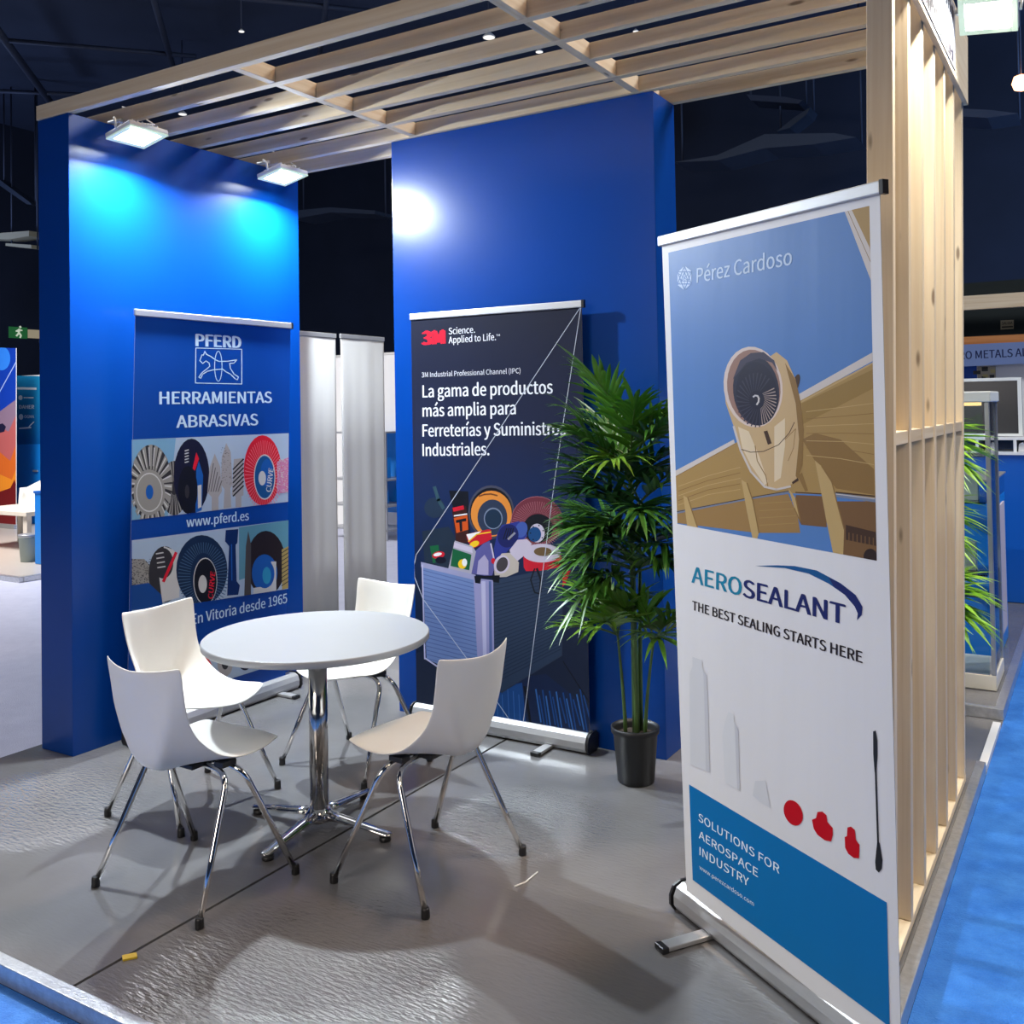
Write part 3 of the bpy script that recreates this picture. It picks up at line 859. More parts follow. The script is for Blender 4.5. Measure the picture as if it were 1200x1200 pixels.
    p.poly(S([(270, 300), (362, 290), (378, 480), (372, 520), (300, 530)]), pr_mat('can_dark', (60, 30, 30)))
    p.poly(S([(283, 365), (370, 345), (376, 440), (300, 462)]), dko); p.poly(S([(296, 380), (362, 366), (364, 385), (336, 390), (338, 450), (322, 452), (318, 394), (298, 398)]), blk); p.poly(S([(275, 300), (345, 285), (350, 310), (282, 325)]), rd2); p.line(S([(286, 352), (366, 340)]), 1.6, let)
    p.ell(C(522, 328), 27, 31.5, pr_mat('disc_grey', (70, 72, 90))); p.ell(C(522, 330), 25, 29, blk); p.ell(C(523, 338), 24, 27, ora); p.ell(C(530, 362), 17.5, 21, slate); p.ell(C(535, 368), 11, 12.6, pr_mat('hub_ring', (120, 134, 160))); p.ell(C(535, 370), 9.8, 11.2, pr_mat('hub_dark', (30, 50, 74)))
    p.line(S([(445, 226), (480, 215), (520, 212), (560, 222)]), 1.8, pr_mat('disc_lettering', (120, 70, 40)))
    p.ell(C(815, 385), 30.5, 29, lmar); p.ell(C(815, 385), 30, 28.4, mar); p.spokes(C(815, 410), 14, 14, 29.5, 27.5, 64, lmar, 0.2)
    p.ell(C(822, 432), 17.5, 17, blk); p.ell(C(815, 462), 9, 11, lil); p.ell(C(800, 470), 7.6, 8.8, pr_mat('hub_hole', (24, 74, 130)))
    for k in range(6):
        t = PI * (0.2 - k * .3); p.ell((C(815, 462)[0] + 7.6 * math.cos(t), C(815, 462)[1] + 9.3 * math.sin(t)), 0.9, 0.9, blk, n=8)
    p.poly(S([(362, 470), (500, 438), (520, 440), (526, 500), (410, 560), (375, 520)]), rd2); p.poly(S([(364, 470), (460, 450), (380, 512)]), let); p.ell(C(414, 532), 6, 3.4, yel, -.4); p.line(S([(378, 515), (430, 470), (520, 455)]), 1.4, yel)
    p.poly(S([(540, 560), (560, 470), (590, 410), (640, 400), (700, 385), (735, 420), (752, 480), (700, 540), (640, 560), (600, 610), (545, 640)]), vio); p.ell(C(715, 440), 7, 9.5, pr_mat('filter_blue', (66, 92, 170)), .3); p.ell(C(630, 480), 12, 14, pr_mat('mask_dark', (28, 36, 96)), .4)
    for k in range(4): p.line(S([(600 + k * 16, 500), (622 + k * 14, 432)]), 1.3, blk)
    p.line(S([(632, 500), (672, 462)]), 2.4, pr_mat('valve_grey', (150, 150, 160)))
    p.poly(S([(640, 570), (690, 505), (750, 500), (782, 530), (740, 600), (690, 640), (650, 620)]), lil)
    p.poly(S([(416, 580), (470, 530), (512, 510), (550, 660), (526, 742), (395, 720)]), pr_mat('bag_violet', (92, 92, 156))); p.poly(S([(440, 640), (480, 600), (505, 640), (505, 730), (430, 725)]), pr_mat('bag_pale', (170, 164, 200))); p.line(S([(520, 530), (545, 650)]), 1.6, lil); p.ell(C(536, 640), 2.6, 3.4, rd2)
    p.poly(S([(130, 545), (186, 538), (196, 640), (150, 655)]), grn); p.ell(C(185, 602), 7.4, 4.2, rd2, -.2); p.ell(C(180, 598), 5, 2, let, -.2); p.ell(C(200, 635), 6.4, 4, pr_mat('shadow_ink', (20, 22, 40)))
    p.poly(S([(290, 510), (400, 545), (425, 580), (395, 725), (248, 690)]), pr_mat('box_grey', (170, 168, 186))); p.poly(S([(278, 560), (396, 600), (382, 700), (262, 672)]), grn); p.ell(C(338, 660), 5, 5.6, yel); p.ell(C(352, 650), 3, 4.6, let); p.poly(S([(286, 520), (400, 556), (404, 590), (282, 552)]), lil)
    p.poly(S([(540, 665), (590, 592), (640, 588), (700, 650), (695, 710), (620, 742), (545, 745)]), cream); p.ell(C(590, 662), 9, 11, lil, .4); p.ell(C(592, 662), 6.4, 8.8, pr_mat('roll_hole', (70, 66, 72)), .4)
    p.poly(S([(728, 600), (965, 600), (985, 660), (940, 700), (745, 705), (730, 680)]), rd2); p.ell(C(845, 590), 22.4, 11, lil); p.ell(C(852, 580), 10.4, 5.2, pr_mat('tape_core', (110, 88, 60)))
    p.poly(S([(900, 800), (965, 722), (1030, 700), (1000, 782), (912, 880)]), rd2)
    # the silver case
    p.poly([(495.0, 661.5), (557.5, 676.5), (566, 768), (560, 800), (500, 772)], silver)
    for k in range(22):
        a = 668 + k * 4.9; p.line([(495.5 + k * .1, a), (564 + k * .25, a + 18.4)], 0.9, silver2)
    p.poly([(493.5, 658.5), (557.5, 673.5), (557.5, 680), (493.7, 664.5)], pr_mat('case_rim', (156, 158, 196)))
    p.line([(495, 662), (498, 772)], 1.6, col2); p.line([(498, 771), (535, 796)], 1.8, col2)
    p.poly([(577, 680), (659, 664), (658.5, 768), (588, 812), (577, 806)], right)
    for k in range(26):
        a = 686 + k * 4.6; p.line([(578, a), (658, a - 17 - k * .95)], 0.9, right2)
    p.line([(659, 664), (658.6, 768), (588, 811)], 1.1, slate)
    p.poly([(555, 677), (578, 680), (580, 808), (561, 800)], col); p.poly([(564, 681), (569, 681), (571, 800), (567, 800)], col2); p.poly([(573, 681), (576, 681), (577.5, 806), (574, 804)], silver2)
    p.poly([(556, 675), (586, 674), (585, 683), (578, 682), (577, 677), (564, 677), (563, 684), (557, 683)], blk)
    p.line(S([(800, 690), (775, 760), (800, 840), (830, 850)]), 1.6, blk); p.line(S([(815, 690), (840, 760), (835, 840)]), 2.6, blk)
    # thin drawn strings
    thin = pr_mat('thin_white', (190, 198, 214))
    p.line([(681, 359), (488, 650), (485.5, 662), (486, 676), (496, 702), (552, 778), (606, 856)], 0.8, thin)
    p.line([(681, 359), (651, 556), (612, 857)], 0.8, thin)
    p.clip = None
    p.build(root)


banner_case()


# ---------------------------------------------------------------- banner in front of the slats (aerospace sealant)
def banner_aero():
    ang = math.radians(-31); d = Vector((math.cos(ang), math.sin(ang), 0)); n = Vector((math.sin(ang), -math.cos(ang), 0))   # n faces the stand's front
    base_d = Vector((math.cos(math.radians(-34)), math.sin(math.radians(-34)), 0)); base_n = Vector((base_d.y, -base_d.x, 0))
    bl = Vector((-1.182, 2.955, 0)); br = bl + base_d * 0.865
    mid = (bl + br) * .5
    root = empty('roll_up_banner', (mid.x, mid.y, 0))
    tag(root, 'tall white roll-up banner with an aircraft engine and wing in front of the slatted partition', 'banner', 'printed roll-up banners')
    bot = Vector((-0.805, 2.645, 0.085)); top = Vector((-0.852, 2.784, 2.135))
    p = Print(bot, d, top - bot)
    def hit(px_): u = p.uv(px_); return p.O + p.P(u, 0)
    TL, TR = hit((774.5, 287.5)), hit((1031.2, 226.0))
    hardware(root, bl, br, base_n, TL - d * 0.003 - Vector((0, 0, .003)), TR + d * .003 - Vector((0, 0, .003)), cas_h=0.082, cas_d=0.10, feet=(0.20, 0.80), foot_len=0.20)
    cloth = pr_mat('banner_white', (226, 224, 224), 0.45, 0.25)
    quad = [(775.8, 288.5), (1031, 227), (1056.5, 1246), (804.5, 1043.5)]
    p.sheet(quad, cloth)
    S4 = lambda pts: shift(pts, 760, 440, 4)
    T4 = lambda pts: shift(pts, 760, 200, 4)
    sky = pr_mat('sky_blue', (84, 126, 184), 0.42, 0.25); pic = [(783.2, 296.2), (1018.8, 241.2), (1027.6, 657.2), (793.8, 613.8)]
    p.poly(pic, sky); p.clip = pic
    tan = pr_mat('wing_tan', (168, 136, 82)); tan2 = pr_mat('wing_tan_dark', (140, 108, 62)); tan3 = pr_mat('wing_tan_light', (190, 160, 106)); lead = pr_mat('leading_edge', (206, 196, 188))
    brn = pr_mat('flap_brown', (120, 88, 56)); dkb = pr_mat('dark_brown', (70, 50, 38)); slot = pr_mat('slot_grey', (120, 130, 150)); cowl = pr_mat('cowl_tan', (198, 168, 124)); cowl2 = pr_mat('cowl_light', (222, 202, 168)); lip = pr_mat('inlet_lip', (214, 196, 184))
    inl = pr_mat('inlet_inner', (150, 116, 102)); ink = pr_mat('inlet_dark', (44, 44, 60)); ink2 = pr_mat('inlet_mid', (66, 62, 78))
    p.poly(T4([(915, 180), (1040, 150), (1048, 530)]), lead); p.poly(T4([(950, 178), (1040, 160), (1046, 430), (1036, 360)]), tan); p.line(T4([(935, 190), (1042, 430)]), 0.7, tan2)
    p.poly(S4([(120, 470), (410, 315), (700, 115), (1055, -60), (1070, 600), (870, 560), (655, 552), (490, 575), (120, 645)]), tan)
    p.poly(S4([(720, 300), (780, 270), (900, 300), (1058, 440), (1060, 560), (880, 530), (780, 400)]), tan2)
    p.poly(S4([(720, 130), (1055, -30), (1055, 60), (860, 160), (720, 230)]), pr_mat('wing_olive', (150, 120, 66)))
    for k in range(7): p.line(S4([(740, 170 + k * 34), (900 + 20 * (k % 3), 150 + k * 40), (1056, 130 + k * 48)]), 0.8, tan2 if k % 2 else tan3)
    for k in range(5): p.line(S4([(140, 520 + k * 22), (280, 470 + k * 22), (430, 430 + k * 26)]), 0.8, tan2 if k % 2 else tan3)
    p.poly(S4([(120, 450), (400, 300), (405, 318), (120, 478)]), lead); p.line(S4([(120, 478), (405, 320)]), 0.8, tan2)
    p.poly(S4([(700, 90), (1050, -108), (1052, -68), (705, 122)]), lead); p.line(S4([(705, 130), (1052, -58)]), 2.0, tan3)
    p.poly(S4([(120, 650), (490, 578), (655, 555), (700, 660), (712, 738), (505, 738), (120, 690)]), pr_mat('flap_tan', (156, 122, 74)))
    p.poly(S4([(690, 560), (830, 566), (836, 712), (716, 700), (690, 640)]), brn)
    for k in range(4): p.line(S4([(520, 600 + k * 34), (690, 590 + k * 34)]), 0.8, tan)
    p.poly(S4([(120, 690), (505, 740), (715, 742), (716, 702), (840, 712), (880, 880), (120, 880)]), sky)
    p.poly(S4([(860, 590), (1075, 590), (1080, 900), (900, 850)]), brn); p.poly(S4([(925, 700), (1070, 735), (1072, 800), (925, 770)]), dkb)
    for k in range(7): p.line(S4([(940 + k * 19, 738 + k * 4), (940 + k * 19, 772 + k * 5)]), 1.1, brn)
    p.ell((760 + 1040 / 4, 440 + 848 / 4), 8, 9, pr_mat('wheel_ink', (50, 36, 32)))
    p.line(S4([(125, 642), (490, 574), (655, 546)]), 2.6, slot); p.line(S4([(125, 640), (490, 570), (655, 542)]), 0.9, dkb); p.line(S4([(690, 548), (830, 556)]), 1.2, dkb)
    p.line(S4([(880, 560), (1060, 584)]), 5.0, slot); p.line(S4([(880, 556), (1060, 578)]), 1.0, lead); p.line(S4([(880, 548), (1060, 566)]), 1.6, dkb)
    for pts in ([(163, 562), (185, 575), (206, 640), (230, 712), (182, 712)], [(435, 488), (462, 505), (490, 590), (518, 738), (510, 764), (488, 764), (462, 640)],
                [(656, 528), (690, 575), (714, 690), (684, 622)],
                [(780, 398), (812, 425), (860, 500), (885, 600), (917, 720), (912, 870), (868, 845), (832, 670), (812, 560)]):
        p.poly(S4(pts), tan3); p.line(S4(pts[1:5] if len(pts) > 8 else pts[1:4]), 1.3, tan2)
    # engine
    p.ell((760 + 690 / 4, 440 + 40 / 4), 4, 12, dkb, .3); p.poly(S4([(700, 470), (720, 455), (748, 540), (735, 545)]), tan2)
    p.poly(S4([(357, 60), (362, 130), (400, 240), (432, 350), (480, 450), (545, 522), (600, 535), (652, 522), (700, 490), (722, 420), (728, 260), (715, 130), (690, 20), (650, -70), (600, -110)]), cowl)
    p.poly(S4([(640, -60), (690, 20), (715, 130), (728, 260), (722, 420), (700, 490), (690, 470), (706, 300), (690, 130)]), tan2)
    p.poly(S4([(420, 240), (470, 262), (520, 380), (560, 500), (545, 515), (480, 420), (440, 340)]), cowl2); p.poly(S4([(590, 240), (640, 200), (640, 330), (620, 480), (590, 500)]), cowl2)
    p.line(S4([(432, 345), (480, 360), (540, 356), (610, 325), (660, 270), (684, 220)]), 0.9, dkb); p.line(S4([(640, 300), (690, 250), (680, 340), (655, 400)]), 0.7, tan2); p.line(S4([(500, 330), (510, 400), (550, 470), (560, 520)]), 1.0, tan2)
    p.line(S4([(400, 240), (432, 350), (480, 450), (545, 522), (600, 535), (665, 520)]), 2.4, lead); p.poly(S4([(672, 500), (700, 480), (705, 492), (676, 510)]), dkb)
    p.poly(S4([(540, 262), (558, 258), (578, 318), (560, 325)]), dkb)
    p.ell((760 + 491 / 4, 440 + 54 / 4), 34.5, 47.5, lip, -.12); p.ell((760 + 494 / 4, 440 + 56 / 4), 31.2, 44.5, inl, -.12)
    p.ell((760 + 505 / 4, 440 + 72 / 4), 27, 41, ink, -.10); p.ell((760 + 508 / 4, 440 + 84 / 4), 24, 37, pr_mat('fan_ink', (36, 36, 52)), -.10)
    p.poly(S4([(395, 20), (430, -70), (480, -105), (540, -110), (590, -70), (605, -20), (580, -60), (520, -80), (460, -60), (420, -10)]), ink2)
    p.spokes((760 + 508 / 4, 440 + 115 / 4), 9, 11, 23, 30, 13, pr_mat('blade_light', (168, 148, 138)), 0.34, -0.75, 1.15, twist=.25)
    p.spokes((760 + 508 / 4, 440 + 115 / 4), 9, 11, 24, 32, 20, pr_mat('blade_dim', (58, 56, 70)), 0.3, 1.15, 5.3, twist=.25)
    p.line(S4([(492, 100), (500, 94), (512, 96), (518, 108), (516, 124), (508, 136)]), 1.9, pr_mat('spiral_white', (214, 208, 206)))
    # maker's mark and name
    pale = pr_mat('pale_mark', (186, 206, 232))
    cx, cy = 760 + 169 / 4, 200 + 503 / 4
    hexp = [(cx + 9.4 * math.sin(k * PI / 3), cy - 14.4 * math.cos(k * PI / 3) - 1.1 * math.sin(k * PI / 3)) for k in range(6)]
    p.poly(hexp, pale)
    tri = lambda a, r, k0: [(cx + r * .66 * math.sin(k0 + k * 2 * PI / 3), cy - r * math.cos(k0 + k * 2 * PI / 3)) for k in range(3)]
    p.line(tri(0, 14.2, 0), 1.2, sky, True); p.line(tri(0, 14.2, PI), 1.2, sky, True)
    for k in range(6): p.line([(cx, cy), hexp[k]], 0.7, sky)
    p.line(tri(0, 7, 0), 1.0, sky, True)
    p.text('Pérez Cardoso', (816.4, 331.6), (928.2, 310.0), (816.4, 314.4), pale, 0.012)
    p.clip = None
    teal = pr_mat('logo_teal', (24, 128, 160)); nav = pr_mat('logo_navy', (30, 40, 100)); swo = pr_mat('swoosh_blue', (18, 84, 140)); blk = pr_mat('slogan_black', (40, 32, 36))
    K = lambda x, y: (780 + x / 4.2857, 640 + y / 4.2857)
    p.text('AERO', K(130, 182), K(384, 252), K(130, 97), teal, 0.026)
    p.text('SEALANT', K(388, 253), K(905, 396), K(388, 162), nav, 0.030)
    p.poly([K(*a) for a in [(450, 99), (560, 96), (650, 100), (760, 122), (880, 186), (955, 245), (990, 305), (986, 345), (962, 372), (966, 338), (950, 302), (900, 244), (820, 188), (720, 138), (600, 110)]], swo)
    p.poly([K(*a) for a in [(820, 156), (880, 188), (955, 247), (990, 305), (986, 345), (962, 372), (966, 338), (950, 302), (900, 244), (845, 203)]], nav)
    p.text('THE BEST SEALING STARTS HERE', K(134, 319), K(990, 588), K(134, 272), blk, 0.030)
    g1 = pr_mat('ghost_grey', (213, 213, 215)); g2 = pr_mat('ghost_grey_dark', (200, 200, 204)); g3 = pr_mat('ghost_pale', (219, 219, 220))
    L = lambda x, y: (780 + x / 3.75, 880 + y / 3.75)
    p.poly([K(136, 556), K(184, 572), K(186, 612), K(208, 650), K(214, 800), L(196, 96), L(110, 60), K(122, 800), K(122, 640), K(136, 602)], g1)
    p.poly([K(186, 612), K(208, 650), K(214, 800), L(196, 96), L(178, 88), K(196, 800), K(192, 660)], g2)
    p.poly([K(316, 832), K(344, 846), K(346, 884), K(366, 920), L(328, 176), L(262, 140), K(286, 950), K(300, 880)], g3)
    p.poly([K(346, 884), K(366, 920), L(328, 176), L(316, 170), K(350, 950)], g2)
    p.poly([L(394, 132), L(440, 130), L(462, 252), L(412, 222), L(384, 196)], g1)
    redm = pr_mat('cap_red', (196, 8, 28))
    p.ell(L(562, 272), 10.4, 15.6, redm, -.38)
    p.poly([L(*a) for a in [(644, 302), (662, 295), (668, 268), (690, 266), (708, 282), (712, 312), (735, 338), (736, 368), (728, 398), (700, 392), (668, 368), (652, 342)]], redm)
    p.poly([L(*a) for a in [(788, 378), (798, 374), (800, 336), (816, 332), (832, 346), (838, 392), (853, 412), (851, 472), (828, 470), (804, 452), (790, 425)]], redm)
    p.poly([(1023.4, 857), (1026.5, 856), (1028.4, 868), (1028.6, 886), (1027.2, 905), (1025.2, 905), (1023.6, 884)], M_black)
    p.line([(1026.3, 900), (1029.4, 992)], 2.2, M_black)
    p.poly([(1028.4, 984), (1031.2, 988), (1034.4, 1008), (1033.6, 1018), (1030.2, 1022.5), (1026.6, 1019), (1025.8, 1010)], M_black)
    pan = pr_mat('panel_blue', (6, 112, 176), 0.35)
    p.poly([L(104, 147), L(973, 666), L(986, 1212), L(120, 566)], pan)
    wt = pr_mat('panel_lettering', (236, 244, 250))
    p.text('SOLUTIONS FOR', L(145, 306), L(501, 540), L(145, 271), wt, 0.006)
    p.text('AEROSPACE', L(147, 382), L(407, 556), L(147, 347), wt, 0.006)
    p.text('INDUSTRY', L(150, 456), L(367, 597), L(150, 420), wt, 0.006)
    p.text('www.perezcardoso.com', L(150, 518), L(389, 682), L(150, 500), wt, 0.0)
    p.build(root)


banner_aero()


# ---------------------------------------------------------------- two blank banners in the gap
def blank_banner(y0, y1, x, label, ry=0.0):
    root = empty('blank_roll_up_banner', (x, (y0 + y1) * .5, -0.055))
    tag(root, label, 'banner', 'blank white banners in the gap')
    w = (y1 - y0) * .5
    o = Vector(root.location)
    MB().box(-0.008, 0.008, -w - .003, w + .003, 2.135, 2.165, M_alu).build('top_rail', root, bevel=0.003)
    mb = MB(); n = 26
    def pt(k, z, t=0.0):
        s = -w + 2 * w * k / n
        return mb.bm.verts.new((0.006 * math.sin(k * 0.9) * (1 - z / 2.2) + 0.010 * math.sin(k * .45 + 1) * (1 - z / 2.3) + t, s, z))
    zs = [0.07, 0.7, 1.4, 2.14]
    G = [[pt(k, z) for k in range(n + 1)] for z in zs]
    for a, b in zip(G, G[1:]):
        for k in range(n): mb.face([a[k], a[k + 1], b[k + 1], b[k]], M_whitefab, True)
    cl = mb.build('cloth', root)
    sol = cl.modifiers.new('thickness', 'SOLIDIFY'); sol.thickness = 0.0015
    MB().box(-0.06, 0.04, -w - .004, w + .004, 0.004, 0.085, M_alu).build('cassette', root, bevel=0.012)
    MB().tube([(-0.025, 0, 0.08), (-0.02, 0, 2.14)], 0.009, M_alu, 8).build('pole', root)
    return root


blank_banner(4.07 + .34, 4.925, -4.36, 'blank white banner standing just behind the far end of the left blue wall')
blank_banner(4.945, 5.40, -4.335, 'blank white banner in the gap, the one nearer the back blue wall')


# ------------------------------------------------------------------ table
def make_table():
    root = empty('round_table', (-2.628, 2.842, 0.0))
    tag(root, 'round white pedestal table with a chrome column and four-armed foot amid the chairs', 'table')
    r = 0.432
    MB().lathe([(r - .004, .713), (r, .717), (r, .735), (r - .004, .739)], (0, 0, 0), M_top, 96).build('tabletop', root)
    c = MB().lathe([(.105, .700), (.110, .704), (.110, .712)], (0, 0, 0), M_alu, 32).build('mounting_plate', root)
    MB().lathe([(.036, .062), (.036, .699)], (0, 0, 0), M_steel, 40).build('column', root)
    MB().lathe([(.052, .030), (.056, .040), (.054, .058), (.044, .066), (.039, .078)], (0, 0, 0), M_chrome, 32).build('hub', root)
    for k in range(4):
        a = math.radians(-93 + 90 * k + 8); dx, dy = math.cos(a), math.sin(a); nx, ny = -dy, dx
        mb = MB(); prev = None
        secs = [(.040, .030, .034, .070), (.10, .027, .034, .062), (.22, .023, .026, .046), (.315, .020, .018, .034), (.328, .012, .020, .030)]
        for (s, w, z0, z1) in secs:
            zc, hh = (z0 + z1) / 2, (z1 - z0) / 2
            ring = [mb.bm.verts.new((dx * s + nx * w * math.cos(t), dy * s + ny * w * math.cos(t), zc + hh * math.sin(t))) for t in
                    [PI / 8 + k2 * PI / 4 for k2 in range(8)]]
            if prev:
                for i in range(8): mb.face([prev[i], prev[(i + 1) % 8], ring[(i + 1) % 8], ring[i]], M_chrome, True)
            else: mb.face(ring[::-1], M_chrome)
            prev = ring
        mb.face(prev, M_chrome)
        arm = mb.build('foot_arm', root)
        MB().lathe([(.020, 0.001), (.022, .003), (.021, .018)], (dx * .300, dy * .300, 0), M_black, 16).build('glide', arm)
    return root


make_table()


# ------------------------------------------------------------------ chairs (local: facing +y)
def make_chair():
    root = empty('shell_chair', (0, 0, 0))
    # side profiles (y, z): centre line and edge line, and half width, front to top of back
    cen = [(.262, .436), (.250, .446), (.20, .452), (.12, .446), (.03, .436), (-.06, .428), (-.130, .424), (-.172, .430), (-.196, .452),
           (-.208, .485), (-.218, .55), (-.230, .62), (-.243, .70), (-.256, .776)]
    edg = [(.205, .458), (.198, .461), (.165, .458), (.11, .450), (.05, .446), (-.01, .454), (-.062, .478), (-.105, .515), (-.135, .550),
           (-.155, .585), (-.172, .625), (-.186, .675), (-.198, .735), (-.208, .795)]
    wid = [.183, .192, .203, .210, .208, .200, .190, .180, .174, .172, .175, .181, .186, .189]
    nu = 25
    fold = [0, 0, 0, 0, .15, .5, .9, 1, 1, 1, .9, .6, .2, 0]
    flat = [0, 0, 0, 0, .1, .12, .14, .18, .28, .42, .60, .74, .8, .8]
    bm = bmesh.new(); G = []
    for (cy, cz), (ey, ez), w, fo, fl in zip(cen, edg, wid, fold, flat):
        row = []
        for i in range(nu):
            u = -1 + 2 * i / (nu - 1); a = abs(u) ** 1.75 * (1 - fo) + max(0, (abs(u) - fl) / (1 - fl)) * fo
            row.append(bm.verts.new((u * w, cy + (ey - cy) * a, cz + (ez - cz) * a)))
        G.append(row)
    for A, B in zip(G, G[1:]):
        for i in range(nu - 1):
            f = bm.faces.new([A[i], A[i + 1], B[i + 1], B[i]]); f.smooth = True
    bmesh.ops.recalc_face_normals(bm, faces=bm.faces)
    me = bpy.data.meshes.new('shell'); bm.to_mesh(me); bm.free(); me.materials.append(M_shell)
    sh = bpy.data.objects.new('shell', me); COL.objects.link(sh); sh.parent = root
    so = sh.modifiers.new('thickness', 'SOLIDIFY'); so.thickness = 0.007; so.offset = 0
    sb = sh.modifiers.new('smooth', 'SUBSURF'); sb.levels = 2; sb.render_levels = 2
    # frame: two bent-tube arches crossing under the seat, each half a leg
    for sx in (-1, 1):
        for sy in (-1, 1):
            bend = []
            foot = Vector((sx * .262, sy * .206, .012)); knee = Vector((sx * .196, sy * .030, .408)); mid = Vector((0, sy * .012, .414))
            bend.append(foot)
            t1 = knee + (foot - knee).normalized() * .06; t2 = knee + (mid - knee).normalized() * .07
            bend.append(foot.lerp(t1, .5)); 
            for k in range(8):
                t = k / 7; bend.append(t1 * (1 - t) ** 2 + knee * 2 * t * (1 - t) + t2 * t * t)
            bend.append(mid)
            lg = MB().tube(bend, .0105, M_chrome, 12).build('leg', root)
            MB().lathe([(.0135, 0.0), (.0145, .003), (.0135, .026), (.0118, .034)], (foot.x, foot.y, 0), M_black, 14).build('foot_cap', lg)
    MB().box(-.075, .075, -.075, .075, .408, .4255, M_black).build('seat_mount', root, bevel=0.004)
    for sx in (-1, 1):
        MB().box(sx * .15 - .022, sx * .15 + .022, -.03, .03, .417, .436, M_black).build('seat_clip', root, bevel=0.003)
    return root


chair = make_chair()
CH = [((-2.705, 2.313), -0.02, 'white shell chair nearest the front, left of the table, its back towards the blue carpet'),
      ((-3.245, 2.773), -1.534, 'white shell chair between the round table and the left blue wall'),
      ((-2.052, 2.775), 1.485, 'white shell chair on the right of the table, seen from behind beside the navy banner'),
      ((-2.951, 3.435), 3.043, 'white shell chair on the far side of the table, half hidden by the tabletop')]
for i, ((x, y), rz, lab) in enumerate(CH):
    c = chair if i == 0 else copy_tree(chair)
    c.location = (x, y, 0); c.rotation_euler = (0, 0, rz)
    tag(c, lab, 'chair', 'white shell chairs around the round table')


# ------------------------------------------------------------------ palms
def leaf_material(name, c1, c2, c3):
    M = bpy.data.materials.new(name); M.use_nodes = True
    nt = M.node_tree; b = nt.nodes['Principled BSDF']
    oi = nt.nodes.new('ShaderNodeObjectInfo'); tc = nt.nodes.new('ShaderNodeTexCoord')
    nz = nt.nodes.new('ShaderNodeTexNoise'); nz.inputs['Scale'].default_value = 9
    nt.links.new(tc.outputs['Object'], nz.inputs['Vector'])
    ad = nt.nodes.new('ShaderNodeMath'); ad.operation = 'MULTIPLY_ADD'; ad.inputs[1].default_value = 0.5
    nt.links.new(oi.outputs['Random'], ad.inputs[0])
    hf = nt.nodes.new('ShaderNodeMath'); hf.operation = 'MULTIPLY'; hf.inputs[1].default_value = 0.6
    nt.links.new(nz.outputs['Fac'], hf.inputs[0]); nt.links.new(hf.outputs[0], ad.inputs[2])
    cr = nt.nodes.new('ShaderNodeValToRGB')
    cr.color_ramp.elements[0].position = .15; cr.color_ramp.elements[0].color = (*c1, 1)
    cr.color_ramp.elements[1].position = .85; cr.color_ramp.elements[1].color = (*c3, 1)
    e = cr.color_ramp.elements.new(.5); e.color = (*c2, 1)
    nt.links.new(ad.outputs[0], cr.inputs['Fac']); nt.links.new(cr.outputs['Color'], b.inputs['Base Color'])
    b.inputs['Roughness'].default_value = 0.33
    b.inputs['Subsurface Weight'].default_value = 0.0
    return M


M_leaf = leaf_material('palm_leaf', (0.006, 0.035, 0.010), (0.018, 0.085, 0.014), (0.09, 0.24, 0.025))
M_leaf_lit = leaf_material('lit_palm_leaf', (0.022, 0.09, 0.010), (0.06, 0.19, 0.018), (0.17, 0.32, 0.03))  # light on the crown and low fans painted as lighter leaves
M_leaf2 = leaf_material('bright_palm_leaf', (0.13, 0.34, 0.015), (0.28, 0.58, 0.03), (0.45, 0.74, 0.07))
M_stem = mat('palm_stem', (0.06, 0.12, 0.03), 0.5, var=0.4, vscale=20)


def blade(mb, base, d, up, L, w, droop, m):
    """one narrow leaf blade with a folded midrib"""
    d = Vector(d).normalized(); side = d.cross(Vector(up)); side = side.normalized() if side.length > 1e-4 else Vector((1, 0, 0))
    n = side.cross(d).normalized()
    prev = None; N = 6
    for i in range(N + 1):
        t = i / N
        c = Vector(base) + d * (L * t) + Vector((0, 0, -droop * t * t * L))
        ww = w * (math.sin(PI * min(1, (t * .82 + .16))) ** .8) * (1 - t ** 5)
        if i == N: tip = mb.bm.verts.new(c); cur = None
        else: cur = (mb.bm.verts.new(c - side * ww + n * ww * .35), mb.bm.verts.new(c), mb.bm.verts.new(c + side * ww + n * ww * .35))
        if prev:
            if cur:
                mb.face([prev[0], prev[1], cur[1], cur[0]], m, True); mb.face([prev[1], prev[2], cur[2], cur[1]], m, True)
            else:
                mb.face([prev[0], prev[1], tip], m, True); mb.face([prev[1], prev[2], tip], m, True)
        prev = cur


